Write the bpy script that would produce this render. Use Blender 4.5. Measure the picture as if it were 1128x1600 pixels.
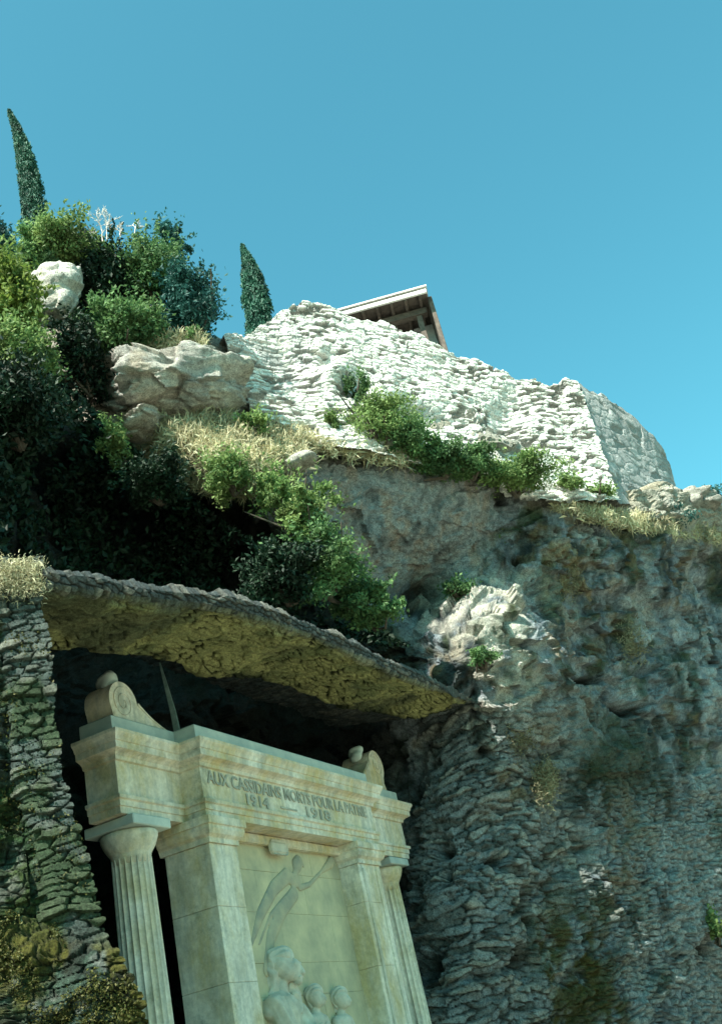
import bpy, bmesh, math, random
import numpy as np
from mathutils import Matrix, Vector
PI = math.pi
for o in list(bpy.data.objects): bpy.data.objects.remove(o)
sc = bpy.context.scene
COL = sc.collection

# ------------------------------------------------------------------ camera
FPX, ROLL, PITCH = 1700.0, math.radians(13.6), math.atan2(881, 1700)
cam_d = bpy.data.cameras.new('camera'); cam = bpy.data.objects.new('camera', cam_d); COL.objects.link(cam)
R_ = Vector((1, 0, 0)); F_ = Vector((0, math.cos(PITCH), math.sin(PITCH))); U_ = Vector((0, -math.sin(PITCH), math.cos(PITCH)))
cx = R_ * math.cos(ROLL) - U_ * math.sin(ROLL); cy = R_ * math.sin(ROLL) + U_ * math.cos(ROLL)
M = Matrix((cx, cy, -F_)).transposed().to_4x4(); M.translation = Vector((0, 0, 1.6))
cam.matrix_world = M
cam_d.sensor_fit = 'VERTICAL'; cam_d.sensor_height = 24; cam_d.sensor_width = 24; cam_d.lens = 24 * FPX / 1600
cam_d.clip_end = 2000; cam_d.clip_start = 0.1
sc.camera = cam

# ------------------------------------------------------------------ sky and sun
SUN_EL, SUN_AZ = 49.0, 210.0      # compass-like: azimuth of the sun measured from +Y clockwise
EXPOSURE = 1.5
w = bpy.data.worlds.new('World'); sc.world = w; w.use_nodes = True
nt = w.node_tree; nt.nodes.clear()
wo = nt.nodes.new('ShaderNodeOutputWorld'); bg = nt.nodes.new('ShaderNodeBackground'); sky = nt.nodes.new('ShaderNodeTexSky')
sky.sky_type = 'NISHITA'; sky.sun_disc = False; sky.sun_elevation = math.radians(SUN_EL); sky.sun_rotation = math.radians(SUN_AZ)
sky.air_density = 1.0; sky.dust_density = 1.6; sky.ozone_density = 1.0
tint = nt.nodes.new('ShaderNodeMix'); tint.data_type = 'RGBA'; tint.blend_type = 'MULTIPLY'; tint.inputs[0].default_value = 1
tint.inputs[7].default_value = (0.50, 1.31, 1.05, 1)
nt.links.new(sky.outputs[0], tint.inputs[6]); nt.links.new(tint.outputs[2], bg.inputs[0]); bg.inputs[1].default_value = 0.086
nt.links.new(bg.outputs[0], wo.inputs[0])
sd = bpy.data.lights.new('sun', 'SUN'); sun = bpy.data.objects.new('sun', sd); COL.objects.link(sun)
sd.energy = 5.0; sd.angle = math.radians(0.5); sd.color = (1, 0.95, 0.84)
e, a = math.radians(SUN_EL), math.radians(SUN_AZ)
LDIR = Vector((math.sin(a) * math.cos(e), math.cos(a) * math.cos(e), math.sin(e)))
sun.rotation_euler = LDIR.to_track_quat('Z', 'Y').to_euler()
sun.location = LDIR * 60
sc.view_settings.view_transform = 'Standard'; sc.view_settings.look = 'None'
sc.view_settings.exposure = EXPOSURE; sc.view_settings.gamma = 1; sc.view_settings.use_curve_mapping = False
sc.render.engine = 'CYCLES'; sc.cycles.max_bounces = 5; sc.cycles.diffuse_bounces = 3
sc.cycles.transparent_max_bounces = 4

# ------------------------------------------------------------------ pixel -> world
cr_, sr_, cp_, sp_ = math.cos(ROLL), math.sin(ROLL), math.cos(PITCH), math.sin(PITCH)
def rays(x, y):
    x = np.asarray(x, float) - 564; y = np.asarray(y, float) - 800
    a = x * cr_ - y * sr_; w_ = -x * sr_ - y * cr_
    return np.stack([a, FPX * cp_ - w_ * sp_, FPX * sp_ + w_ * cp_], -1)
def P(x, y, r):
    """the point seen at photo pixel x, y that is r metres away over the ground"""
    q = rays(x, y); h = np.hypot(q[..., 0], q[..., 1])
    return q / h[..., None] * np.asarray(r, float)[..., None] + np.array([0, 0, 1.6])
def Pz(x, y, z):
    q = rays(x, y); return q * ((np.asarray(z, float) - 1.6) / q[..., 2])[..., None] + np.array([0, 0, 1.6])
def pix(Pw):
    Q = np.asarray(Pw, float) - [0, 0, 1.6]
    zf = Q[..., 1] * cp_ + Q[..., 2] * sp_; a = Q[..., 0] / zf * FPX; w_ = (-Q[..., 1] * sp_ + Q[..., 2] * cp_) / zf * FPX
    return a * cr_ - w_ * sr_ + 564, -a * sr_ - w_ * cr_ + 800

# ------------------------------------------------------------------ noise
def _h(ix, iy, iz, s):
    n = (ix.astype(np.int64) * 374761393 + iy.astype(np.int64) * 668265263 + iz.astype(np.int64) * 2147483647 + s * 1274126177) & 0xffffffff
    n = ((n ^ (n >> 13)) * 1274126177) & 0xffffffff
    n = ((n ^ (n >> 16)) * 2246822519) & 0xffffffff
    return ((n ^ (n >> 15)) & 0xffffff) / float(0xffffff)
def vnoise(p, s=0):
    i = np.floor(p); f = p - i; f = f * f * f * (f * (f * 6 - 15) + 10); i = i.astype(np.int64)
    r = 0
    for dx in (0, 1):
        wx = f[..., 0] if dx else 1 - f[..., 0]
        for dy in (0, 1):
            wy = f[..., 1] if dy else 1 - f[..., 1]
            for dz in (0, 1):
                wz = f[..., 2] if dz else 1 - f[..., 2]
                r = r + wx * wy * wz * _h(i[..., 0] + dx, i[..., 1] + dy, i[..., 2] + dz, s)
    return r * 2 - 1
def fbm(p, oct=4, s=0, gain=0.5, lac=2.03):
    p = np.asarray(p, float); a = 1.0; t = 0; n = 0
    for k in range(oct):
        t = t + a * vnoise(p, s + k * 17); n += a; a *= gain; p = p * lac + 11.3
    return t / n * 1.6
def ridged(p, oct=4, s=0):
    a = 1.0; t = 0; n = 0
    for k in range(oct):
        t = t + a * (1 - np.abs(vnoise(p, s + k * 13)) * 2); n += a; a *= 0.5; p = p * 2.1 + 5.7
    return t / n
def worley2(u, v, s=0, jit=0.8, brick=False):
    iu0 = np.floor(v).astype(np.int64)
    F1 = np.full(u.shape, 9.0); F2 = np.full(u.shape, 9.0); cid = np.zeros(u.shape)
    for dj in (-1, 0, 1):
        j = iu0 + dj
        off = _h(j, j * 0, j * 0, s + 5) if brick else 0
        uu = u + off; i0 = np.floor(uu).astype(np.int64)
        for di in (-1, 0, 1):
            i = i0 + di
            x = i + 0.5 + (_h(i, j, j * 0, s) - 0.5) * jit; y = j + 0.5 + (_h(i, j, j * 0 + 1, s) - 0.5) * jit * 0.8
            d = np.sqrt((uu - x) ** 2 + (v - y) ** 2); h = _h(i, j, j * 0 + 2, s)
            m = d < F1
            F2 = np.where(m, F1, np.minimum(F2, d)); cid = np.where(m, h, cid); F1 = np.where(m, d, F1)
    return F1, F2, cid
def worley3(p, s=0):
    i0 = np.floor(p).astype(np.int64); F1 = np.full(p.shape[:-1], 9.0); F2 = F1.copy(); cid = F1 * 0; ox = F1 * 0; oy = F1 * 0; oz = F1 * 0
    for dx in (-1, 0, 1):
        for dy in (-1, 0, 1):
            for dz in (-1, 0, 1):
                i, j, k = i0[..., 0] + dx, i0[..., 1] + dy, i0[..., 2] + dz
                X = i + _h(i, j, k, s) - p[..., 0]; Y = j + _h(i, j, k, s + 1) - p[..., 1]; Z = k + _h(i, j, k, s + 2) - p[..., 2]
                d = np.sqrt(X * X + Y * Y + Z * Z); h = _h(i, j, k, s + 3); m = d < F1
                F2 = np.where(m, F1, np.minimum(F2, d)); cid = np.where(m, h, cid)
                ox = np.where(m, X, ox); oy = np.where(m, Y, oy); oz = np.where(m, Z, oz); F1 = np.where(m, d, F1)
    return F1, F2, cid, np.stack([ox, oy, oz], -1)
def facets(p, s=0):
    """angular broken rock: each cell is a tilted plane"""
    F1, F2, cid, o = worley3(p, s)
    tx = np.cos(cid * 6.283 * 3); ty = np.sin(cid * 6.283 * 7); tz = np.cos(cid * 6.283 * 11)
    pl = o[..., 0] * tx + o[..., 1] * ty + o[..., 2] * tz
    return np.clip((cid - .5) * 1.2 + pl * 0.9, -1.4, 1.4), np.clip((F2 - F1) * 6, 0, 1), cid
def ss(x, a, b):
    t = np.clip((x - a) / (b - a), 0, 1); return t * t * (3 - 2 * t)
def blob(x, y, cx_, cy_, rx, ry, rot=0):
    c, s = math.cos(rot), math.sin(rot); dx, dy = x - cx_, y - cy_
    return np.exp(-(((dx * c + dy * s) / rx) ** 2 + ((-dx * s + dy * c) / ry) ** 2))
def mixc(a, b, t): return a + (np.asarray(b, float) - a) * t[..., None]

# ------------------------------------------------------------------ object helpers
def tag(o, label=None, cat=None, group=None, kind=None):
    if label: o['label'] = label
    if cat: o['category'] = cat
    if group: o['group'] = group
    if kind: o['kind'] = kind
    return o
def empty(name, loc, rz=0.0):
    o = bpy.data.objects.new(name, None); COL.objects.link(o); o.location = loc; o.rotation_euler = (0, 0, rz); o.empty_display_size = .2
    return o
def mesh_np(name, V, Fc, mat, parent=None, smooth=True, color=None, loc=None):
    V = np.asarray(V, np.float32).reshape(-1, 3); Fc = np.asarray(Fc, np.int32); k = Fc.shape[1]
    if loc is not None: V = V - np.asarray(loc, np.float32)
    me = bpy.data.meshes.new(name); me.vertices.add(len(V)); me.vertices.foreach_set('co', V.ravel())
    me.loops.add(Fc.size); me.loops.foreach_set('vertex_index', Fc.ravel())
    me.polygons.add(len(Fc)); me.polygons.foreach_set('loop_start', np.arange(0, Fc.size, k, dtype=np.int32))
    me.polygons.foreach_set('loop_total', np.full(len(Fc), k, np.int32))
    if smooth is not None: me.polygons.foreach_set('use_smooth', np.full(len(Fc), bool(smooth)))
    me.update(calc_edges=True); me.validate()
    if color is not None:
        c = np.ones((len(V), 4), np.float32); c[:, :3] = np.clip(np.asarray(color).reshape(-1, 3), 0, 1)
        at = me.color_attributes.new('Col', 'FLOAT_COLOR', 'POINT'); at.data.foreach_set('color', c.ravel())
    me.materials.append(mat)
    o = bpy.data.objects.new(name, me); COL.objects.link(o)
    if parent is not None: o.parent = parent
    elif loc is not None: o.location = loc
    return o
def grid_faces(nu, nv, base=0):
    i, j = np.meshgrid(np.arange(nu - 1), np.arange(nv - 1), indexing='ij'); a = i * nv + j + base
    return np.stack([a, a + 1, a + nv + 1, a + nv], -1).reshape(-1, 4)
def normals(G, toward=None):
    du = np.gradient(G, axis=0); dv = np.gradient(G, axis=1); n = np.cross(du, dv)
    n /= np.linalg.norm(n, axis=-1, keepdims=True) + 1e-9
    if toward is not None:
        s = np.sign(np.sum(n * (np.asarray(toward) - G), -1)); s = 1 if np.median(s) > 0 else -1; n = n * s
    return n
def cr_axis0(C, n, tt=None):
    C = np.asarray(C, float); m = C.shape[0]
    t = np.linspace(0, m - 1, n) if tt is None else tt
    i = np.clip(np.floor(t).astype(int), 0, m - 2); f = (t - i).reshape((-1,) + (1,) * (C.ndim - 1))
    g = lambda k: C[np.clip(k, 0, m - 1)]
    p0, p1, p2, p3 = g(i - 1), g(i), g(i + 1), g(i + 2)
    return 0.5 * (2 * p1 + (p2 - p0) * f + (2 * p0 - 5 * p1 + 4 * p2 - p3) * f * f + (3 * p1 - p0 - 3 * p2 + p3) * f ** 3)
def lerpx(x, pts):
    p = np.asarray(pts, float); return np.interp(x, p[:, 0], p[:, 1])
def build_bm(name, bm, mat, parent=None, smooth=False):
    me = bpy.data.meshes.new(name); bm.normal_update(); bm.to_mesh(me); bm.free(); me.materials.append(mat)
    if smooth: me.polygons.foreach_set('use_smooth', [True] * len(me.polygons))
    o = bpy.data.objects.new(name, me); COL.objects.link(o); o.parent = parent; return o

# ------------------------------------------------------------------ materials
class N:
    def __init__(s, name, rough=.9, spec=.2):
        s.m = bpy.data.materials.new(name); s.m.use_nodes = True; s.t = s.m.node_tree; s.b = s.t.nodes['Principled BSDF']
        s.b.inputs['Roughness'].default_value = rough; s.b.inputs['Specular IOR Level'].default_value = spec
        s.co = s.t.nodes.new('ShaderNodeTexCoord').outputs['Object']
        s.geo = s.t.nodes.new('ShaderNodeNewGeometry').outputs['Position']
    def map(s, scale, src=None):
        n = s.t.nodes.new('ShaderNodeMapping'); n.inputs['Scale'].default_value = scale; s.t.links.new(src or s.geo, n.inputs[0]); return n.outputs[0]
    def noise(s, scale, vec=None, detail=6, rough=.6, dist=0):
        n = s.t.nodes.new('ShaderNodeTexNoise'); n.inputs['Scale'].default_value = scale; n.inputs['Detail'].default_value = detail
        n.inputs['Roughness'].default_value = rough; n.inputs['Distortion'].default_value = dist
        s.t.links.new(vec or s.geo, n.inputs['Vector']); return n.outputs[0]
    def vor(s, scale, vec=None, feat='F1', out=0):
        n = s.t.nodes.new('ShaderNodeTexVoronoi'); n.feature = feat; n.inputs['Scale'].default_value = scale
        s.t.links.new(vec or s.geo, n.inputs['Vector']); return n.outputs[out]
    def ramp(s, fac, stops):
        n = s.t.nodes.new('ShaderNodeValToRGB'); s.t.links.new(fac, n.inputs[0]); el = n.color_ramp.elements
        while len(el) < len(stops): el.new(.5)
        for e_, (p, c) in zip(el, stops):
            e_.position = p; e_.color = (c, c, c, 1) if not hasattr(c, '__len__') else (*c, 1)
        return n.outputs[0]
    def mix(s, a, b, fac=1.0, mode='MIX'):
        n = s.t.nodes.new('ShaderNodeMix'); n.data_type = 'RGBA'; n.blend_type = mode
        for k, v in ((0, fac), (6, a), (7, b)):
            if hasattr(v, 'is_linked') or hasattr(v, 'links'): s.t.links.new(v, n.inputs[k])
            else: n.inputs[k].default_value = v if not hasattr(v, '__len__') else (*v, 1)
        return n.outputs[2]
    def attr(s, name='Col'):
        n = s.t.nodes.new('ShaderNodeAttribute'); n.attribute_name = name; return n.outputs[0]
    def color(s, c):
        if hasattr(c, '__len__'): s.b.inputs['Base Color'].default_value = (*c, 1)
        else: s.t.links.new(c, s.b.inputs['Base Color'])
    def bump(s, h, strength=.5, dist=.02):
        n = s.t.nodes.new('ShaderNodeBump'); n.inputs['Strength'].default_value = strength; n.inputs['Distance'].default_value = dist
        s.t.links.new(h, n.inputs['Height'])
        if s.b.inputs['Normal'].is_linked: s.t.links.new(s.b.inputs['Normal'].links[0].from_socket, n.inputs['Normal'])
        s.t.links.new(n.outputs[0], s.b.inputs['Normal'])
def rock_mat(name, lo=.55, hi=1.35, bump=.9):
    m = N(name)
    c = m.mix(m.attr(), m.ramp(m.noise(9, detail=8, rough=.7), [(.3, lo), (.7, hi)]), 1, 'MULTIPLY')
    c = m.mix(c, m.ramp(m.noise(38, detail=5, rough=.7), [(.36, .45), (.5, 1), (.68, 1.35)]), .9, 'MULTIPLY'); m.color(c)
    m.bump(m.noise(5, m.map((1, 1, 1.3)), 12, .8), bump, .16); m.bump(m.noise(24, m.map((1, 1, 1.6)), 8, .75), .8, .04)
    return m.m
M_cliff = rock_mat('cliff_rock', .5, 1.3, 1.0); M_wall = rock_mat('limestone_rubble', .88, 1.12, .35)
def stone_mat():
    m = N('carved_limestone', .8)
    base = m.ramp(m.noise(.9, detail=5), [(.35, (.66, .58, .46)), (.65, (.80, .74, .63))])
    och = m.ramp(m.noise(1.3, m.map((1, 1, .6)), 7, .65), [(.43, 0), (.62, 1)])
    c = m.mix(base, (.50, .38, .16), m.mix(och, (.75, .75, .75), 1, 'MULTIPLY'))
    gr = m.ramp(m.noise(2.2, m.map((2.5, 2.5, .35)), 7, .7), [(.46, 0), (.66, 1)])
    c = m.mix(c, (.30, .31, .28), m.mix(gr, (.55, .55, .55), 1, 'MULTIPLY'))
    bl = m.ramp(m.noise(.9, detail=9, rough=.78), [(.545, 0), (.66, 1)])
    c = m.mix(c, (.09, .12, .09), m.mix(bl, (.5, .5, .5), 1, 'MULTIPLY'))
    c = m.mix(c, m.ramp(m.noise(12, detail=8, rough=.7), [(.32, .78), (.68, 1.14)]), 1, 'MULTIPLY'); m.color(c)
    m.bump(m.noise(25, detail=8, rough=.7), .5, .012); m.bump(m.noise(3), .3, .03); return m.m
M_stone = stone_mat()
def flat_mat(name, c1, c2, scale=4, rough=.85, zs=1.0, bump=.3):
    m = N(name, rough); m.color(m.ramp(m.noise(scale, m.map((1, 1, zs)), 7, .65), [(.32, c1), (.68, c2)])); m.bump(m.noise(scale * 8), bump, .01); return m.m
M_panel = flat_mat('ochre_grey_panel_stone', (.36, .34, .24), (.60, .52, .33), 1.9)
M_relief = flat_mat('weathered_grey_relief', (.24, .25, .21), (.48, .42, .28), 2.4)
M_attic = flat_mat('blue_grey_weathered_stone', (.34, .40, .38), (.56, .60, .53), 2.2)
M_letter = flat_mat('faded_dark_lettering', (.25, .25, .21), (.46, .44, .36), 4)
M_bark = flat_mat('bark', (.05, .04, .03), (.12, .10, .08), 12)
M_dead = flat_mat('bleached_twigs', (.42, .38, .34), (.6, .55, .5), 12)
M_wood = flat_mat('old_timber', (.06, .05, .045), (.15, .12, .10), 8)
M_fascia = flat_mat('whitewashed_board', (.6, .58, .55), (.8, .78, .75), 5)
M_tile = flat_mat('pale_clay_tiles', (.5, .46, .42), (.75, .72, .68), 6)
M_render = flat_mat('grey_rendered_wall', (.3, .32, .32), (.5, .5, .48), 5)
M_bronze = flat_mat('green_grey_metal', (.10, .17, .16), (.22, .30, .28), 10, .5)
M_fig = flat_mat('pale_carved_figure', (.36, .35, .29), (.62, .58, .47), 4, .8)
def leaf_mat(name, c1, c2, trans=.35, scale=1.2):
    m = N(name, .6, .25); at = m.attr('Col')
    c = m.mix(m.mix(c1, c2, at), m.ramp(m.noise(scale, detail=3), [(.35, .6), (.65, 1.3)]), 1, 'MULTIPLY'); m.color(c)
    tr = m.t.nodes.new('ShaderNodeBsdfTranslucent'); mx = m.t.nodes.new('ShaderNodeMixShader'); mx.inputs[0].default_value = trans
    m.t.links.new(c, tr.inputs[0]); out = m.t.nodes['Material Output']
    m.t.links.new(m.b.outputs[0], mx.inputs[1]); m.t.links.new(tr.outputs[0], mx.inputs[2]); m.t.links.new(mx.outputs[0], out.inputs[0]); return m.m
L_cyp = leaf_mat('cypress_needles', (.012, .055, .045), (.03, .10, .06), .1)
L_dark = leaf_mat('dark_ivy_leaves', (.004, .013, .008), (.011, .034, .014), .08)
L_mid = leaf_mat('green_leaves', (.035, .09, .04), (.13, .23, .08), .35)
L_lite = leaf_mat('fresh_green_leaves', (.07, .14, .04), (.23, .32, .11), .35)
L_yel = leaf_mat('yellow_green_fronds', (.08, .15, .025), (.20, .26, .06), .45)
L_blue = leaf_mat('blue_green_leaves', (.012, .06, .06), (.035, .12, .10), .25)
L_dry = leaf_mat('dry_straw', (.33, .31, .17), (.62, .58, .40), .3)
L_tuft = leaf_mat('ochre_tuft_blades', (.15, .14, .08), (.36, .32, .20), .2)
L_moss = leaf_mat('mossy_ochre_growth', (.035, .045, .010), (.10, .09, .022), .1)

# ------------------------------------------------------------------ foliage
RNG = np.random.default_rng(7)
def leaf_mesh(name, pts, size, mat, parent=None, loc=None, up=0.0, aspect=.55, out=None, kv=None):
    """one rhombus leaf at every point; Col carries a per leaf shade"""
    n = len(pts); d = RNG.normal(size=(n, 3)); d[:, 2] += up
    if out is not None: d += out * 1.0
    d /= np.linalg.norm(d, axis=1, keepdims=True)
    e1 = np.cross(d, RNG.normal(size=(n, 3))); e1 /= np.linalg.norm(e1, axis=1, keepdims=True)
    nn = np.cross(d, e1)
    s = size * RNG.uniform(.6, 1.4, (n, 1))
    V = np.stack([pts - d * s * .5, pts + e1 * s * aspect * .5 - nn * s * .08, pts + d * s * .5, pts - e1 * s * aspect * .5 - nn * s * .08], 1)
    c = RNG.uniform(0, 1, n) * .6 + (kv if kv is not None else RNG.uniform(0, .4, n))
    return mesh_np(name, V, np.arange(n * 4).reshape(-1, 4), mat, parent, False, np.repeat(np.clip(c, 0, 1), 4)[:, None] * np.ones(3), loc)
def clump_points(c, rad, n, k, tight=.33, hollow=.45):
    """leaf positions gathered in clumps spread over an uneven ellipsoid"""
    c = np.asarray(c, float); rad = np.asarray(rad, float)
    d = RNG.normal(size=(k, 3)); d /= np.linalg.norm(d, axis=1, keepdims=True)
    rr = RNG.uniform(hollow, 1.0, (k, 1)) * RNG.uniform(.75, 1.12, (k, 1)); cc = d * rr
    w_ = RNG.uniform(.4, 1, k); idx = RNG.choice(k, n, p=w_ / w_.sum())
    off = RNG.normal(size=(n, 3)) * (tight * RNG.uniform(.5, 1.2, k)[idx])[:, None] * .6
    q = cc[idx] + off; kv = RNG.uniform(0, .5, k)[idx]
    return c + q * rad, q, kv
def tube(bm, pts, rads, seg=6):
    rings = []
    for i, p in enumerate(pts):
        p = Vector(p); q = Vector(pts[min(i + 1, len(pts) - 1)]) - Vector(pts[max(i - 1, 0)])
        q.normalize(); x = q.orthogonal().normalized(); y = q.cross(x)
        rings.append([bm.verts.new(p + (x * math.cos(2 * PI * k / seg) + y * math.sin(2 * PI * k / seg)) * rads[i]) for k in range(seg)])
    for a, b in zip(rings, rings[1:]):
        for k in range(seg): bm.faces.new((a[k], a[(k + 1) % seg], b[(k + 1) % seg], b[k]))
    if rads[0] > 0: bm.faces.new(rings[0][::-1])
    if rads[-1] > 1e-4: bm.faces.new(rings[-1])
def shrub(name, cxp, cyp, r, rpx, rpy, n, size, mat, label, cat='shrub', group=None, depth=None, up=.2, k=None, base=None, tight=.33, hollow=.4, lobes=1, stemname='branch'):
    c = P(cxp, cyp, r); D = np.linalg.norm(c - [0, 0, 1.6]) / FPX
    rad = np.array([rpx * D, (depth or rpx * D * .8), rpy * D])
    b = P(*base) if base else c + np.array([0, .3, -rad[2] * .9])
    t = empty(name, b); tag(t, label, cat, group)
    n = int(n * 1.7); size *= .72
    pts, q, kv = clump_points(c, rad, n, k or max(16, n // 190), tight, hollow)
    qd = q / (np.linalg.norm(q, axis=1, keepdims=True) + 1e-6); lump = 1 + .34 * fbm(qd * 1.6 + c[None] * 3.1, 3, 200); pts = c + q * rad * lump[:, None]
    ns_, per_ = 16, max(10, n // 500); dd = RNG.normal(size=(ns_, 3)); dd[:, 2] = np.abs(dd[:, 2]) * 1.3; dd /= np.linalg.norm(dd, axis=1, keepdims=True)
    tq = RNG.uniform(.8, 1.45, (ns_, per_)); sp = c + (dd[:, None] * tq[..., None]) * rad + RNG.normal(0, .035, (ns_, per_, 3)); pts = np.concatenate([pts, sp.reshape(-1, 3)])
    q = np.concatenate([q, np.repeat(dd, per_, 0)]); kv = np.concatenate([kv, np.full(ns_ * per_, .4)])
    leaf_mesh('foliage', pts - b, size, mat, t, up=up, out=q * .5, kv=kv)
    bm = bmesh.new()
    for j in range(7):
        e_ = c + RNG.normal(size=3) * rad * .45; m_ = (b + e_) / 2 + RNG.normal(size=3) * .08
        tube(bm, [(0, 0, 0), m_ - b, e_ - b], [.05, .03, .01], 5)
    build_bm(stemname, bm, M_bark, t)
    return t
def blades(name, base, n, length, mat, spread=.5, width=.02, parent=None, loc=None, lean=(0, 0, 0)):
    """grass blades growing from the given base points"""
    m = len(base); idx = RNG.integers(0, m, n); b = base[idx] + RNG.normal(size=(n, 3)) * .05
    d = RNG.normal(size=(n, 3)) * spread + np.array([0, 0, 1.0]) + lean; d /= np.linalg.norm(d, axis=1, keepdims=True)
    s = np.cross(d, RNG.normal(size=(n, 3))); s /= np.linalg.norm(s, axis=1, keepdims=True)
    L = length * RNG.uniform(.4, 1.3, (n, 1)); m1 = b + d * L * .55; tip = b + d * L + np.array([0, 0, -1]) * L * .25 + RNG.normal(size=(n, 3)) * L * .12
    V = np.stack([b - s * width * .5, b + s * width * .5, m1 + s * width * .4, tip, m1 - s * width * .4], 1)
    Fq = np.arange(n * 5).reshape(-1, 5)
    return mesh_np(name, V, Fq, mat, parent, False, np.repeat(RNG.uniform(0, 1, n), 5)[:, None] * np.ones(3), loc)

# ================================================================== SETTING: ground
g = np.array([[-400, -300, 0], [400, -300, 0], [400, 500, 0], [-400, 500, 0]], float)
M_ground = flat_mat('pale_gravel_ground', (.19, .19, .15), (.29, .285, .22), 3)
tag(mesh_np('ground', g, [[0, 1, 2, 3]], M_ground, smooth=False), kind='structure')

# ================================================================== SETTING: cliff
SKY = [(-1400, 100), (-500, 200), (-220, 270), (-110, 330), (-30, 390), (0, 410), (60, 385), (200, 440), (340, 530), (420, 560), (600, 600), (800, 690), (900, 745), (960, 765), (1050, 768), (1128, 792), (1300, 850), (1700, 980)]  # left end raised out of view so that it casts shade over the hollow
CP = [  # px, py, metres over the ground
    (-1400, 200, 13), (-1400, 700, 10.5), (-1400, 1300, 9.5), (-1400, 1750, 9.2), (-500, 150, 13), (-220, 220, 15), (-200, 330, 15), (-500, 500, 12.5), (-500, 900, 11), (-500, 1300, 10.5), (-500, 1750, 10.5), (-200, 480, 15), (-200, 800, 13.2), (-200, 1200, 12),
    (0, 430, 19), (0, 560, 17.6), (0, 700, 16.6), (0, 850, 16.2), (0, 1000, 15), (0, 1300, 14.5), (0, 1750, 14), (-200, 1750, 12),
    (100, 400, 20.2), (100, 480, 19.6), (100, 600, 18.8), (100, 750, 19.6), (100, 880, 19), (100, 1100, 18), (100, 1400, 17.5),
    (200, 450, 20.2), (200, 560, 19.0), (190, 660, 18.6), (220, 790, 21.4), (220, 900, 21), (220, 1100, 19.2), (250, 1400, 18.6), (250, 1750, 18),
    (320, 530, 19.7), (300, 610, 19.4), (280, 690, 18.2), (330, 740, 18.2), (330, 850, 21.8), (330, 950, 21), (350, 1100, 20.5), (400, 1400, 21), (400, 1750, 21),
    (400, 600, 19.9), (400, 670, 19.2), (420, 740, 18.7), (430, 860, 20.2), (450, 960, 20.6), (450, 1100, 22),
    (500, 640, 20.6), (500, 685, 19.9), (500, 712, 19.5), (520, 800, 20.3), (540, 900, 21.0), (560, 1000, 21.4), (550, 1130, 23.4), (560, 1400, 24), (560, 1750, 23.5),
    (600, 660, 21.3), (610, 695, 20.8), (620, 718, 20.5), (630, 820, 21.4), (640, 890, 22.4), (640, 985, 21.6), (620, 1060, 21.9),
    (700, 720, 21.9), (710, 755, 21.6), (720, 840, 22.6), (680, 920, 23.6), (760, 882, 23.4), (735, 925, 21.9), (700, 990, 21.0), (770, 1060, 21.2), (800, 960, 22.0), (700, 1085, 21.4),
    (850, 760, 23.7), (850, 795, 23.3), (860, 950, 23.7), (860, 1100, 23.2), (820, 1180, 22.6),
    (960, 775, 25.2), (970, 830, 25.0), (960, 1000, 25.6), (960, 1200, 25.0), (960, 1400, 24.6), (960, 1600, 24.3), (960, 1750, 24),
    (670, 1130, 22.2), (665, 1250, 21.7), (680, 1400, 21.3), (700, 1550, 21.2), (700, 1750, 21), (740, 1250, 22.0), (750, 1400, 21.4), (830, 1400, 22.6), (850, 1600, 23.3), (850, 1750, 23),
    (1060, 775, 28), (1060, 860, 27.3), (1060, 1100, 27), (1060, 1400, 26.3), (1060, 1750, 26), (1128, 800, 30.5), (1128, 900, 29.6), (1128, 1200, 29), (1128, 1600, 28), (1300, 870, 34), (1300, 1200, 33), (1300, 1700, 32),
    (1700, 1000, 44), (1700, 1300, 43), (1700, 1750, 42)]
CP = np.array(CP, float)
def tps_fit(C, lam=.02):
    X = C[:, :2] / 400; n = len(X); d2 = ((X[:, None] - X[None]) ** 2).sum(-1); K = .5 * d2 * np.log(d2 + 1e-12); K += np.eye(n) * lam
    Pm = np.c_[np.ones(n), X]; A = np.zeros((n + 3, n + 3)); A[:n, :n] = K; A[:n, n:] = Pm; A[n:, :n] = Pm.T
    return X, np.linalg.solve(A, np.r_[C[:, 2], 0, 0, 0])
TX, TW = tps_fit(CP)
def base_r(x, y):
    shp = np.shape(x); q = np.stack([np.ravel(x), np.ravel(y)], -1) / 400; out = np.zeros(len(q))
    for s in range(0, len(q), 40000):
        d2 = ((q[s:s + 40000, None] - TX[None]) ** 2).sum(-1); out[s:s + 40000] = (.5 * d2 * np.log(d2 + 1e-12)) @ TW[:-3]
    out += TW[-3] + q @ TW[-2:]; return out.reshape(shp)
def segax(lo, hi, n_out, step, a, b): return np.r_[np.linspace(lo, a, n_out, endpoint=False), np.arange(a, b, step), np.linspace(b, hi, n_out)]
U = segax(-1400, 1700, 70, 2.6, -30, 1160); VV = np.r_[np.linspace(0, .86, 400), np.linspace(.862, 1, 30)]
X = np.repeat(U[:, None], len(VV), 1); top = lerpx(U, SKY); Y = top[:, None] + (1760 - top[:, None]) * VV[None, :]
RR = base_r(X, Y)
# set-back of the far right buttress and a few ledges
RR += 1.3 * ss(X - (1055 + (Y - 850) * .16), -10, 16) * ss(Y, 810, 900)
RR -= .9 * np.exp(-((X - (1085 + (Y - 900) * .13)) / 14) ** 2) * ss(Y, 860, 950)
G = P(X, Y, RR)
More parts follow.
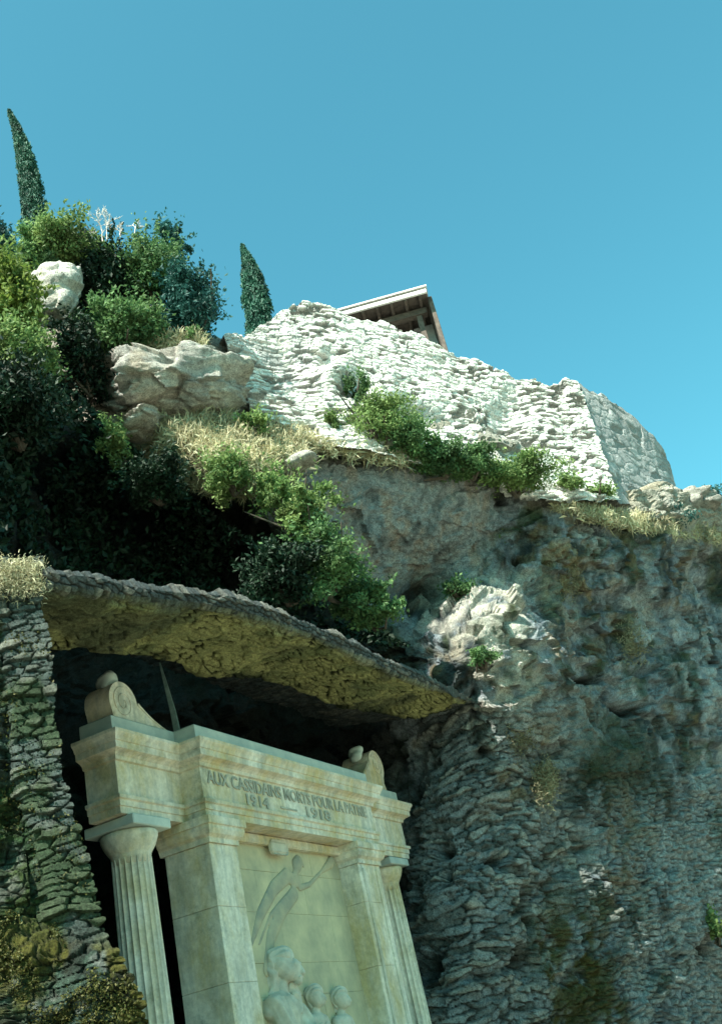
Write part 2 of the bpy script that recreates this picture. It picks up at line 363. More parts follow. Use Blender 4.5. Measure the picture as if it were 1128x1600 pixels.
# seat the bottom on the ground, carry the top back as a plateau
nrm = normals(G, (0, 0, 1.6))
wob = fbm(G * .9, 3, 3) * .6
Gs = G * np.array([.45, .45, .9])
f1, c1, id1 = facets(Gs * 1.5 + wob[..., None] * .4, 11); f2, c2, id2 = facets(G * np.array([1.7, 1.7, 2.3]) + wob[..., None], 12)
strata = fbm(G * np.array([.5, .5, 3.4]) + wob[..., None] * .8, 4, 21)
ledge = blob(X, Y, 750, 980, 110, 110); bulge = ss(X, 470, 520) * (1 - ss(X, 720, 790)) * ss(Y, 690, 730) * (1 - ss(Y, 880, 930))
rub = ss(X + 22 * fbm(G * .7, 3, 5), 628, 650) * (1 - ss(X + 40 * fbm(G * .8, 3, 6) + (1300 - Y) * .10, 865, 905)) * ss(Y + 30 * fbm(G, 3, 8), 1085, 1130)
disp = .36 * fbm(G * .35, 4, 1) + .19 * f1 * (1 - .55 * bulge) + .10 * f2 * (1 - .6 * bulge) + .07 * strata * (1 - .75 * bulge) + .07 * fbm(G * np.array([3.6, 3.6, 4]), 5, 2, .65) - .14 * ss(fbm(G * np.array([2.4, 2.4, 3.6]), 4, 9), .42, .62) * (1 - bulge)
disp = disp * (1 - .45 * ledge) + ledge * (.10 * fbm(G * np.array([1, 1, 3.0]), 5, 31) + .16 * f2)
disp = disp * (1 - .75 * rub) * (1 - .5 * ss(X, 840, 900) * ss(Y, 1100, 1250))
# rubble stones coursed along the lower right face
along = (G[..., 0] * .45 + G[..., 1] * .89) * 1.0; zz = G[..., 2]
wu = along / .36 + .8 * fbm(G * 1.6, 3, 41); wv = zz / .125 + 1.3 * fbm(G * .9, 4, 42)
F1, F2, sid = worley2(wu, wv, 3, 1.0, False); joint = np.clip((F2 - F1) / .24, 0, 1)
disp += rub * (.085 * np.clip(joint * 1.7, 0, 1) ** .6 + .10 * (sid - .5) + .30 * fbm(G * .5, 3, 44) + .04 * fbm(G * 5, 3, 45) - .12 * ss(fbm(G * np.array([1.3, 1.3, 3]), 3, 48), .4, .6))
wash = ss(X, 850, 900) * ss(Y, 1150, 1250)      # stones showing again further right, smaller
F1b, F2b, sidb = worley2(along / .30 + .8 * fbm(G * 1.5, 3, 46), zz / .12 + 1.3 * fbm(G * .8, 4, 47), 9, 1.0, False); jb = np.clip((F2b - F1b) / .3, 0, 1)
disp += wash * (1 - rub) * (.09 * jb ** .5 + .06 * (sidb - .5))
holes = sum(blob(X, Y, *h_) * ss(fbm(G * 2.5, 3, 49), -.5, .1) for h_ in ((787, 1343, 15, 12), (700, 1366, 9, 13), (690, 1328, 20, 8), (652, 1408, 12, 22), (668, 1520, 26, 34, .5), (838, 1440, 14, 40, -.2), (800, 1515, 50, 18, -.5), (742, 1110, 14, 30), (760, 1165, 16, 22), (795, 775, 26, 20), (655, 925, 34, 20, -.5), (1100, 1490, 12, 22), (812, 868, 12, 10), (925, 1060, 26, 7), (1000, 1110, 40, 7, .5)))
holes = np.clip(holes, 0, 1); disp -= .45 * holes
fade = ss(VV, 0, .03)[None, :]
G = G + nrm * (disp * (.35 + .65 * fade))[..., None]
# colours
n1 = fbm(G * .8, 5, 51); n2 = fbm(G * 2.6, 4, 52); n3 = fbm(G * .35, 3, 53); stk = fbm(G * np.array([3.5, 3.5, .35]), 4, 54)
Cc = np.ones(G.shape) * np.array([.24, .29, .325])
Cc = mixc(Cc, [.44, .50, .53], ss(n1 + .5 * n2, -.1, .7)); Cc = mixc(Cc, [.06, .075, .07], ss(-n1 + .7 * stk, .1, .6))
Cc = mixc(Cc, [.24, .17, .07], ss(n2 + n3, .3, .8) * .5); Cc = mixc(Cc, [.045, .075, .03], ss(fbm(G * 1.3, 4, 55) + .3 * n3, .2, .6) * .75)
Cc = mixc(Cc, [.45, .50, .50], ss(fbm(G * np.array([1.6, 1.6, .25]) + n1[..., None] * .4, 4, 60), .3, .75) * .6); Cc = mixc(Cc, [.05, .07, .085], ss(fbm(G * np.array([2.2, 2.2, .4]) + n1[..., None] * .5, 4, 61), .3, .7) * .6)
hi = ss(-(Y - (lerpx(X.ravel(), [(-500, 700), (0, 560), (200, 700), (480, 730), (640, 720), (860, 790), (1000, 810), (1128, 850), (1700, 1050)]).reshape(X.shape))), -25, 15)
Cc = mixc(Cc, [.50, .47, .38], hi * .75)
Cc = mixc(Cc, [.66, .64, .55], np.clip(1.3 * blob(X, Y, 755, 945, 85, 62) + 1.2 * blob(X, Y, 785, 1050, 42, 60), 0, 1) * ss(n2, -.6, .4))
bc = np.ones(G.shape) * np.array([.37, .41, .42]); bc = mixc(bc, [.50, .41, .33], ss(stk, .05, .5) * .7); bc = mixc(bc, [.15, .18, .19], ss(-stk + .3 * n2, .15, .7) * .8)
bc = mixc(bc, [.5, .5, .46], ss(fbm(G * np.array([2.2, 2.2, .2]), 3, 57), .35, .8) * .6)
Cc = Cc + (bc - Cc) * bulge[..., None]
sc_ = np.ones(G.shape) * np.array([.29, .33, .345]); sc_ = mixc(sc_, [.44, .45, .41], ss(sid, .45, 1)); sc_ = mixc(sc_, [.10, .12, .11], ss(.4 - sid, 0, .4) * .8)
sc_ = mixc(sc_, [.035, .04, .035], (1 - joint) * .85); sc_ = mixc(sc_, [.30, .22, .15], ss(n1, .2, .7) * .35)
Cc = Cc + (sc_ - Cc) * rub[..., None]
Cc = mixc(Cc, [.045, .055, .055], wash * (1 - rub) * (1 - jb) * .7)
Cc = mixc(Cc, [.36, .39, .38], wash * (1 - rub) * jb * ss(sidb + n1 * .6, .2, .8) * .75)
mz = 12 * fbm(G * 1.2, 3, 58)
Cc = mixc(Cc, [.085, .075, .015], np.clip(blob(X + 3 * mz, Y, 890, 1530, 60, 130, -.15) * 1.5, 0, 1) * ss(n2, -.5, .2) * .9)
Cc = mixc(Cc, [.04, .055, .02], np.clip(blob(X + 3 * mz, Y, 960, 1180, 45, 90, -.4) * 1.3, 0, 1) * .8)
Cc = mixc(Cc, [.20, .13, .04], np.clip(blob(X + 3 * mz, Y, 985, 1330, 30, 80, .1), 0, 1) * ss(n2, -.4, .4) * .8)
Cc = mixc(Cc, [.33, .35, .34], np.clip(blob(X + 2 * mz, Y, 880, 1130, 60, 45) + blob(X + 2 * mz, Y, 1085, 1380, 22, 130, -.2), 0, 1) * .6)
Cc = mixc(Cc, [.32, .25, .13], ss(fbm(G * 1.5, 3, 59), .35, .6) * np.clip(blob(X, Y, 900, 900, 90, 130) + blob(X, Y, 830, 1200, 70, 60), 0, 1) * .8)
Cc = mixc(Cc, [.014, .018, .014], ss(X, -300, -60) * (1 - ss(X, 560, 650)) * ss(Y - (lerpx(X.ravel(), [(-500, 560), (0, 600), (180, 690), (330, 760), (450, 800), (560, 930), (640, 960)]).reshape(X.shape)), 0, 60) * .95)  # near-black painted in to deepen the shade of the hollow and niche back
Cc = mixc(Cc, [.02, .025, .022], ss(holes, .3, .8) * .85)
# attach the bottom and the plateau
bot = G[:, -1].copy(); bot[:, 2] = -.6
b1 = G[:, 0] * 1.0; dirr = b1.copy(); dirr[:, 2] = 0; dirr /= np.linalg.norm(dirr, axis=1, keepdims=True)
def up(k, dz): q = b1 + dirr * k; q[:, 2] += dz; return q
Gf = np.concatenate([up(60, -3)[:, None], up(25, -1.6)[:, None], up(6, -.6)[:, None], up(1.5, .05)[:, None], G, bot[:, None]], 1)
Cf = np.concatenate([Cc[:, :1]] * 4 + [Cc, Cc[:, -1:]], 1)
nu, nv = Gf.shape[:2]; FA = grid_faces(nu, nv)
rubf = np.concatenate([rub[:, :1] * 0] * 4 + [rub, rub[:, -1:]], 1).ravel()[FA].mean(1) > .5
rubf &= np.concatenate([X[:, :1]] * 4 + [X, X[:, -1:]], 1).ravel()[FA].mean(1) > 500
def sub(name, V, C_, Fm, mat):
    used, inv = np.unique(Fm, return_inverse=True); Fm2 = inv.reshape(Fm.shape)
    VF = V.reshape(-1, 3)[used]; return mesh_np(name, VF, Fm2, mat, smooth=False, color=C_.reshape(-1, 3)[used])
FR = FA[:, ::-1]
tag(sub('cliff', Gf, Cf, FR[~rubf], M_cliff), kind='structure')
rw = sub('rubble_wall', Gf, Cf, FR[rubf], M_cliff)
tag(rw, 'rough grey rubble masonry face of stacked flat stones in shade, to the right of the carved memorial', 'stone wall')
def surf(x, y, off=0.0):
    return P(x, y, base_r(x, y) - off)

# ================================================================== upper masonry wall
T2 = np.array([math.sin(math.radians(56)), math.cos(math.radians(56)), 0]); N2 = np.array([T2[1], -T2[0], 0])
Q0 = P(360, 620, 19.6); O_ = np.array([0, 0, 1.6])
def onwall(x, y, d=0):
    q = rays(x, y); t = ((Q0 - N2 * d - O_) @ N2) / (q @ N2); return O_ + q * np.asarray(t)[..., None]
def masonry(name, cols, mat, step, su, sv, amp, seed, palette, slant=0.0, extra=None, rough=.10, ndir=None):
    """cols: list of (top point, bottom point) in world space -> displaced dry rubble sheet with a thick coping"""
    top_ = np.array([c[0] for c in cols]); bot_ = np.array([c[1] for c in cols])
    seg = np.linalg.norm(np.diff(top_[:, :2], axis=0), axis=1); L = np.r_[0, np.cumsum(seg)]
    n = int(L[-1] / step); s = np.linspace(0, L[-1], n); tt = np.interp(s, L, np.arange(len(L)))
    lin = lambda C_: np.stack([np.interp(tt, np.arange(len(L)), C_[:, k]) for k in range(3)], -1)
    T_, B_ = lin(top_), lin(bot_)
    T_[:, 2] += .14 * fbm(np.stack([s * 1.6, s * 0, s * 0], -1), 4, seed + 70) + .07 * (_h(np.floor(s / .35).astype(np.int64), np.zeros(n, np.int64), np.zeros(n, np.int64), seed) - .5)
    H = np.linalg.norm(T_ - B_, axis=1).max(); m = int(H / step); v = np.linspace(0, 1, m)
    Gm = T_[:, None] * (1 - v)[None, :, None] + B_[:, None] * v[None, :, None]
    nn_ = normals(Gm, (0, 0, 1.6)) if ndir is None else np.broadcast_to(np.asarray(ndir), Gm.shape)
    S = np.repeat(s[:, None], m, 1); Z = Gm[..., 2] + slant * S
    uu = S / su + .45 * fbm(Gm * .9, 2, seed); vv_ = Z / sv + 1.1 * fbm(Gm * .45, 3, seed + 1)
    a1, a2, cid = worley2(uu, vv_, seed, .85, True); j_ = np.clip((a2 - a1) / .28, 0, 1)
    big = fbm(Gm * .35, 3, seed + 2)
    gap_ = ss(_h(np.floor(cid * 997).astype(np.int64), np.zeros(cid.shape, np.int64), np.zeros(cid.shape, np.int64), 5) + .45 * fbm(Gm * .9, 3, seed + 9), .74, .80)
    rag = fbm(np.stack([S * 2.2, Z * 9, S * 0], -1), 3, seed + 8)
    d_ = amp * (np.clip(j_ * 1.6, 0, 1) ** .6) * .8 + amp * .7 * (cid - .5) - amp * 2.3 * gap_ * j_ + rough * 2.2 * big + rough * .5 * fbm(Gm * 3, 3, seed + 3) - amp * .7 * ss(rag, .4, .6)
    if extra is not None: d_ = d_ + extra(S / L[-1], v[None, :] + S * 0, Gm)
    Gm = Gm + nn_ * d_[..., None]
    Cm = np.ones(Gm.shape) * np.array(palette[0]); Cm = mixc(Cm, palette[1], ss(cid + .3 * fbm(Gm * 1.5, 3, seed + 4), .55, .95)); Cm = mixc(Cm, palette[3], ss(.3 - cid, 0, .15) * .7); Cm = mixc(Cm, palette[2], np.clip((1 - j_) * .7 + gap_ * .8, 0, 1))
    Cm = mixc(Cm, palette[3], ss(fbm(Gm * 1.1, 4, seed + 5), .25, .7) * .6)
    if name == 'castle_wall':      # shade of the left part painted in as grey, plus smaller grey patches
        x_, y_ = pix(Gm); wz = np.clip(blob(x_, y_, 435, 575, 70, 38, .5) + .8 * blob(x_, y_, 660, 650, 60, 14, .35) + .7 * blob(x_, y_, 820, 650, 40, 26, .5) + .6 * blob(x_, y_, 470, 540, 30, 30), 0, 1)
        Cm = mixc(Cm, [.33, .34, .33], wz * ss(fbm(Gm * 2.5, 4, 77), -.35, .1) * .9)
    # coping row: lay the top back into the wall thickness, close the ends the same way
    back = -nn_.mean((0, 1)) * .9; topb = Gm[:, :1] + back; Gm = np.concatenate([topb, topb * .5 + Gm[:, :1] * .5 + [0, 0, .03], Gm], 1); Cm = np.concatenate([Cm[:, :1]] * 2 + [Cm], 1)
    fl = grid_faces(*Gm.shape[:2])
    o = mesh_np(name, Gm, fl, mat, smooth=False, color=Cm); return o, Gm
lime = ((.76, .75, .69), (.82, .81, .77), (.26, .25, .23), (.58, .57, .52))
wx = [(350, 533, 650), (372, 522, 664), (398, 514, 676), (425, 508, 690), (440, 487, 690), (475, 479, 697), (508, 482, 705), (522, 490, 710), (560, 497, 716), (640, 515, 722), (690, 537, 745), (760, 565, 765), (830, 596, 785), (868, 602, 785), (885, 594, 785), (902, 598, 790)]
cols = []
for x, ya, yb in wx:
    cols.append((onwall(x + .0, ya), None))
vs = []
for (x, ya, yb), (t_, _) in zip(wx, cols):
    # walk straight down from the top point with a slight batter until the base row
    q = t_.copy(); k = 0
    while pix(q)[1] < yb + 9 and k < 400: q = q + np.array([0, 0, -.05]) + N2 * .011; k += 1
    if x >= 760: q = onwall(lerpx(x, [(760, 785), (902, 966)]), lerpx(x, [(760, yb), (902, 785)]), -.9)
    vs.append((t_, q))
front_top_end, front_bot_end = vs[-1]
def hollow(u, v, Gm):
    x, y = pix(Gm); return -.30 * blob(x, y, 440, 570, 50, 40, .6) - .25 * blob(x, y, 370, 600, 14, 20) + .12 * ss(y - (600 + (x - 360) * .35), -6, 4) * (1 - ss(x, 440, 480)) -.25 * blob(x, y, 560, 600, 30, 25) - .3 * blob(x, y, 515, 560, 16, 12) + .3 * blob(x, y, 520, 590, 25, 16) - .35 * blob(x, y, 660, 640, 60, 14, .3) - .3 * blob(x, y, 800, 640, 30, 45, .3)
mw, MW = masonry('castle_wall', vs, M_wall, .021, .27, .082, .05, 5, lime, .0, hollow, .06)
tag(mw, 'sunlit white limestone rubble wall with many dark gaps along the top of the cliff', 'stone wall')
# corner block with smoother shaded flank
ft, fb = front_top_end, front_bot_end; print('corner', ft, fb)
D3 = np.array([math.sin(math.radians(22)), math.cos(math.radians(22)), 0])
sx = [(905, 600, 0), (925, 609, .14), (950, 625, .3), (975, 640, .46), (1000, 662, .62), (1020, 682, .75), (1035, 704, .86), (1045, 725, .94), (1052, 750, 1.0)]
vs2 = []
for x, ya, kk in sx:
    r0 = math.hypot(ft[0], ft[1]); t_ = P(x, ya, r0 + .1 + 4.4 * kk)
    q = t_.copy(); q2 = P(lerpx(kk, [(0, 965), (1, 1056)]), lerpx(kk, [(0, 787), (1, 792)]), math.hypot(fb[0], fb[1]) + 4.4 * kk)
    vs2.append((t_, q2))
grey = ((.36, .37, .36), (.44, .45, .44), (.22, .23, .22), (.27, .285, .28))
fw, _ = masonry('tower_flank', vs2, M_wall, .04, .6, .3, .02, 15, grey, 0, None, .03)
tag(fw, 'smoother grey shaded side wall of the cliff-top masonry, right of its bright corner', 'stone wall')
# ================================================================== boulders
def boulder(name, x, y, r, rx, ry, rd, label, seed, rot=0.0, cols=((.66, .63, .55), (.40, .39, .36), (.42, .35, .25)), cat='boulder', n=90, fac=.30, rz=0):
    c = P(x, y, r); D = np.linalg.norm(c - O_) / FPX; th = np.linspace(0, 2 * PI, n * 2, endpoint=True); ph = np.linspace(.001, PI - .001, n)
    A, B = np.meshgrid(th, ph, indexing='ij'); d = np.stack([np.cos(A) * np.sin(B), np.sin(A) * np.sin(B), np.cos(B)], -1)
    d2 = np.sign(d) * np.abs(d) ** .72; S = d2 * np.array([rx * D, rd, ry * D])
    if rot: # tilt about the viewing direction
        cc, s_ = math.cos(rot), math.sin(rot); S = np.stack([S[..., 0] * cc - S[..., 2] * s_, S[..., 1], S[..., 0] * s_ + S[..., 2] * cc], -1)
    ca, sa = math.cos(rz), math.sin(rz); S = np.stack([S[..., 0] * ca - S[..., 1] * sa, S[..., 0] * sa + S[..., 1] * ca, S[..., 2]], -1)
    Gb = S + c; f, cr2, idd = facets(Gb * np.array([.8, .8, 1.3]), seed); f_, _, _ = facets(Gb * np.array([2, 2, 4.]), seed + 1)
    rr = 1 + fac * f + .09 * f_ + .14 * fbm(Gb * np.array([1, 1, 3.]), 4, seed)
    rr[-1] = rr[0]; Gb = S * rr[..., None] + c
    Cb = np.ones(Gb.shape) * np.array(cols[0]); Cb = mixc(Cb, cols[1], ss(fbm(Gb * 1.2, 4, seed + 2), -.1, .5) * .8); Cb = mixc(Cb, cols[2], ss(fbm(Gb * 1.7, 4, seed + 3), .2, .6) * .6)
    o = mesh_np(name, Gb, grid_faces(*Gb.shape[:2])[:, ::-1], M_cliff, color=Cb, loc=c); return tag(o, label, cat)
boulder('boulder', 278, 612, 18.5, 104, 50, .9, 'big overhanging grey boulder with a bright left end, below the ivy knoll', 101, -.06, rz=.6, fac=.34)
boulder('boulder', 222, 664, 18.0, 34, 10, .5, 'low slab of pale rock tucked under the big grey boulder', 111, .2)
boulder('boulder', 470, 722, 18.3, 26, 10, .3, 'small sharp white rock at the lip of the smooth stained overhang', 121, .25, ((.6, .58, .5), (.5, .48, .42), (.4, .36, .28)), n=40)
boulder('boulder', 84, 452, 18.0, 38, 42, .35, 'bright white rock face framed by ivy at top left', 131, -.25, ((.8, .78, .7), (.74, .71, .63), (.6, .56, .46)), n=60, fac=.16)
boulder('boulder', 1020, 782, 27.6, 44, 20, .7, 'pale sunlit rock under the end of the smooth grey flank', 141, .1, ((.6, .57, .48), (.5, .47, .4), (.4, .34, .22)), n=60)
boulder('boulder', 1095, 790, 29.2, 30, 16, .6, 'small pale rock at the right edge of the cliff top', 151, .1, ((.5, .48, .42), (.35, .34, .3), (.3, .26, .2)), n=50)

# ================================================================== niche: canopy, jamb
d21 = math.atan2(750, math.hypot(1700, 881))
T1 = np.array([math.sin(d21), math.cos(d21), 0]); N1 = np.array([math.cos(d21), -math.sin(d21), 0])
q = rays(323, 1274); P0 = O_ + q / math.hypot(q[0], q[1]) * 15.0
def onplane(x, y, d):
    q = rays(x, y); t = ((P0 - N1 * d - O_) @ N1) / (q @ N1); return O_ + q * np.asarray(t)[..., None]
cx_ = np.array([64, 66, 69, 75, 150, 200, 280, 350, 430, 520, 600, 660, 730, 760], float)
ytop = 6 + np.interp(cx_, [-120, -40, 40, 75, 150, 200, 280, 350, 430, 520, 600, 660, 730, 760], [880, 882, 884, 888, 897, 909, 919, 926, 950, 985, 1024, 1051, 1086, 1100])
ybot = np.interp(cx_, [-120, -40, 40, 75, 150, 200, 300, 430, 500, 600, 690, 730, 760], [905, 905, 907, 912, 924, 930, 941, 972, 999, 1046, 1080, 1090, 1104])
ybk = np.interp(cx_, [-120, 40, 75, 120, 200, 260, 330, 400, 450, 530, 600, 640, 700, 730, 760], [985, 992, 1000, 1004, 1012, 1030, 1048, 1062, 1074, 1096, 1112, 1112, 1098, 1096, 1106])
A_ = onplane(cx_, ytop, -1.55); B_ = onplane(cx_, ybot, -1.5)
K_ = Pz(cx_, ybk, B_[:, 2] + .25)
kd = np.linalg.norm((K_ - B_)[:, :2], axis=1); print('soffit depth', kd.round(1))
K2 = K_ + np.array([0, 0, .9]) - N1 * .3
T0 = A_ - N1 * 3.4 + [0, 0, .7]; T1_ = A_ - N1 * 1.2 + [0, 0, .18]
ctrl = np.stack([T0, T1_, A_, B_, B_ * .5 + K_ * .5 + [0, 0, .05], K_, K2], 1)
Gc = cr_axis0(ctrl, 900); sub_t = np.r_[np.linspace(0, 2, 40, endpoint=False), np.linspace(2, 3, 30, endpoint=False), np.linspace(3, 5, 170, endpoint=False), np.linspace(5, 6, 30)]
ctl = np.moveaxis(Gc, 1, 0); i_ = np.clip(np.floor(sub_t).astype(int), 0, 5); f_ = (sub_t - i_)[:, None, None]; Gc = np.moveaxis(ctl[i_] * (1 - f_) + ctl[i_ + 1] * f_, 0, 1)
nc = normals(Gc); s_ = np.sign(np.median(nc[:, 120, 2])); nc = nc * (-s_)
sofm = ss(sub_t, 2.9, 3.15)[None, :] * np.ones((900, 1)); sal = Gc @ T1; sde = Gc @ N1
c1_, c2_, cidc = worley2(sal / .25 + .6 * fbm(Gc * 1.5, 3, 61), sde / .10 + .6 * fbm(Gc * 1.4, 3, 62), 71, .95, False)
crk = np.clip((c2_ - c1_) / .26, 0, 1) ; crk = 1 - (1 - crk) * ss(fbm(Gc * 2.2, 2, 64), -.8, -.1)
r1_, r2_, cidr = worley2(sal / .15, Gc[..., 2] / .06 + .4 * fbm(Gc * 2, 2, 65), 72, .8, True); jr = np.clip((r2_ - r1_) / .3, 0, 1)
dc = sofm * (.06 * crk + .10 * fbm(Gc * 1.1, 4, 63) + .05 * (cidc - .5)) + (1 - sofm) * (.035 * jr + .045 * cidr + .04 * fbm(Gc * 2, 2, 66))
Gc = Gc + nc * dc[..., None]
Cs = np.ones(Gc.shape) * np.array([.47, .45, .19]); Cs = mixc(Cs, [.28, .30, .13], ss(fbm(Gc * 1.5, 4, 67), -.1, .6)); Cs = mixc(Cs, [.03, .035, .015], ss(1 - crk, .2, .7) * ss(fbm(Gc * 3.1, 3, 99), -.5, .1))
Cs = mixc(Cs, [.10, .115, .07], ss(fbm(Gc * .9, 4, 74), .15, .55) * .7)
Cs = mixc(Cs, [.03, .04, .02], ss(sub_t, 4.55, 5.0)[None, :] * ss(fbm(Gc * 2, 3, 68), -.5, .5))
Cr2 = np.ones(Gc.shape) * np.array([.12, .14, .14]); Cr2 = mixc(Cr2, [.30, .29, .25], ss(cidr, .6, 1)); Cr2 = mixc(Cr2, [.06, .07, .06], (1 - jr) * .8)
Cs = Cr2 + (Cs - Cr2) * sofm[..., None]
fc = grid_faces(*Gc.shape[:2]); fc = fc if s_ < 0 else fc[:, ::-1]
tag(mesh_np('stone_canopy', Gc, fc, M_cliff, smooth=False, color=Cs), 'curved rock hood over the memorial with cracked olive-yellow underside and rubble rim', 'rock arch')

# left jamb wall
ye = [(860, 62), (900, 64), (950, 62), (1000, 76), (1100, 84), (1200, 93), (1250, 108), (1300, 124), (1400, 150), (1450, 160), (1470, 168), (1500, 190), (1550, 214), (1600, 232), (1760, 290)]
ys = np.linspace(0, 1, 420); xr = np.r_[np.linspace(0, .8, 110, endpoint=False), np.linspace(.8, 1, 290)]
Yj = np.repeat(ys[None, :], 400, 0); Xt = np.repeat(xr[:, None], 420, 1)
ytopj = 872 + 10 * (1 - Xt); Yp = ytopj + (1760 - ytopj) * Yj
xe = lerpx(Yp.ravel(), ye).reshape(Yp.shape); Xp = -760 + (xe + 760) * Xt
jr_ = onplane(Xp, Yp, -1.5); edge = ss(Xt, .98, 1.0)
# the wall leans out to the left, and rounds off at its free end
rad = np.hypot(jr_[..., 0], jr_[..., 1]); rad = 10.35 + .35 * (1 - Xt) + .3 * ss(Yp, 1400, 1700) * 0
low = ss(Yp, 1440, 1500); band = ss(Xp - (xe - 75), 0, 14) * (1 - low)      # stone end band
gul = (1 - band) * (1 - low) * ss(Yp, 930, 980) * ss(Xp, -20, 10)
rad = rad + .12 * gul - .15 * low - .35 * ss(Yp, 905, 875) * 0
Gj = P(Xp, Yp, rad); nj = normals(Gj, (0, 0, 1.6))
al = Gj[..., 0]; a1, a2, cj = worley2(al / .17 + .5 * fbm(Gj * 2, 2, 81), Gj[..., 2] / .07 + .8 * fbm(Gj * 1.2, 2, 82), 83, .85, True); jj = np.clip((a2 - a1) / .3, 0, 1)
fj, _, _ = facets(Gj * np.array([1.6, 1.6, 3]), 84)
dj_ = band * (.04 * np.clip(jj * 1.6, 0, 1) ** .6 + .07 * (cj - .4)) + (1 - band) * (.05 * fj + .03 * np.clip(jj * 1.5, 0, 1) + .05 * cj + .12 * fbm(Gj * 3.2, 5, 85)) + .10 * fbm(Gj * .9, 3, 86)
Gj = Gj + nj * dj_[..., None]
Gj[..., 0] += edge * (.05 * (cj - .5) + .03 * jj)
cjn = fbm(Gj * 2.0, 4, 87); cjm = fbm(Gj * 4, 4, 88)
Cj = np.ones(Gj.shape) * np.array([.06, .10, .075]); Cj = mixc(Cj, [.03, .07, .025], ss(cjn, -.2, .3)); Cj = mixc(Cj, [.15, .17, .15], ss(cjm, .25, .7)); Cj = mixc(Cj, [.10, .095, .02], ss(fbm(Gj * 1.6, 4, 89), .0, .35) * np.clip(low + .25, 0, 1))
Cj = mixc(Cj, [.02, .025, .02], ss(-cjm - cjn, .4, .9) * .8)
Ck = np.ones(Gj.shape) * np.array([.10, .13, .12]); Ck = mixc(Ck, [.22, .23, .19], ss(cj, .5, 1)); Ck = mixc(Ck, [.035, .05, .04], (1 - jj) * .85); Ck = mixc(Ck, [.05, .085, .035], ss(cjn + cjm * .5, -.15, .3) * .8)
Cj = mixc(Cj, [.02, .03, .02], (1 - jj) * .7); Cj = Cj + (Ck - Cj) * band[..., None]
GJ_, YJ_, XJ_ = Gj.copy(), Yp, Xp
# wrap the end back into the rock and close the top
back1 = Gj[-1:] - N1 * .5 - T1 * -.15; back2 = Gj[-1:] - N1 * 1.8 + T1 * .3
Gj2 = np.concatenate([Gj, back1 * 1.0, back2], 0); Cj2 = np.concatenate([Cj, Cj[-1:], Cj[-1:]], 0)
tp = Gj2[:, :1] - N1 * 1.6 + [0, 0, .35]; Gj2 = np.concatenate([tp, Gj2], 1); Cj2 = np.concatenate([Cj2[:, :1], Cj2], 1)
Gj2[:, -1, 2] = -.3
tag(mesh_np('stone_jamb', Gj2, grid_faces(*Gj2.shape[:2])[:, ::-1], M_cliff, smooth=False, color=Cj2), 'mossy rock and stacked-stone wall end at the left of the memorial niche', 'stone wall')

# ================================================================== memorial
mem = empty('war_memorial', (float(P0[0]), float(P0[1]), 0), PI / 2 - d21)     # local x along the front, y into the rock
tag(mem, 'pale carved stone war memorial with fluted column and dated inscription in the niche', 'war memorial')
def boxm(bm, s0, s1, d0, d1, z0, z1, bev=.012):
    r_ = bmesh.ops.create_cube(bm, size=1); vs_ = r_['verts']
    bmesh.ops.scale(bm, vec=(s1 - s0, d1 - d0, z1 - z0), verts=vs_); bmesh.ops.translate(bm, vec=((s0 + s1) / 2, (d0 + d1) / 2, (z0 + z1) / 2), verts=vs_)
    if bev: bmesh.ops.bevel(bm, geom=list({e_ for v in vs_ for e_ in v.link_edges}), offset=bev, segments=1, affect='EDGES', profile=.5)
def sweep(bm, path, prof, closed=False):
    """path: plan points (s, d) walked with the outside on the right; prof: (projection, z)"""
    n = len(path); rows = []
    for i in range(n):
        p = Vector(path[i]); a_ = (p - Vector(path[i - 1])).normalized() if i > 0 else None; b_ = (Vector(path[i + 1]) - p).normalized() if i < n - 1 else None
        if a_ is None: a_ = b_
        if b_ is None: b_ = a_
        na = Vector((a_.y, -a_.x)); nb = Vector((b_.y, -b_.x)); mt = (na + nb).normalized(); mt /= max(.3, mt.dot(na))
        rows.append([bm.verts.new((p.x + mt.x * o_, p.y + mt.y * o_, z)) for o_, z in prof])
    for a_, b_ in zip(rows, rows[1:]):
        for k in range(len(prof) - 1): bm.faces.new((a_[k], b_[k], b_[k + 1], a_[k + 1]))
    bm.faces.new([r_[-1] for r_ in rows]); bm.faces.new([r_[0] for r_ in rows][::-1])
    if len(prof) > 2: bm.faces.new(rows[0]); bm.faces.new(rows[-1][::-1])
WL, WR, BW, WD = -1.38, 7.3, 5.3, .35
WB = .86
path = [(WL, WB), (WL, WD), (0, WD), (0, 0), (BW, 0), (BW, WD), (WR, WD), (WR, WB)]
bm = bmesh.new(); sweep(bm, path, [(0, 5.27), (0.0, 5.36), (.02, 5.365), (.02, 5.44), (.05, 5.455), (.05, 5.50), (0.0, 5.505)]); build_bm('architrave', bm, M_stone, mem)
bm = bmesh.new(); sweep(bm, path, [(-.005, 5.505), (-.005, 5.955)]); build_bm('frieze', bm, M_stone, mem)
bm = bmesh.new(); sweep(bm, path, [(0, 5.955), (.03, 5.965), (.04, 6.01), (.075, 6.04), (.15, 6.07), (.15, 6.16), (.165, 6.165), (.18, 6.21), (.215, 6.26), (.215, 6.30), (.19, 6.31)]); build_bm('cornice', bm, M_stone, mem)
bm = bmesh.new(); sweep(bm, path, [(.02, 6.31), (.02, 6.55), (0, 6.57)]); build_bm('attic', bm, M_attic, mem)
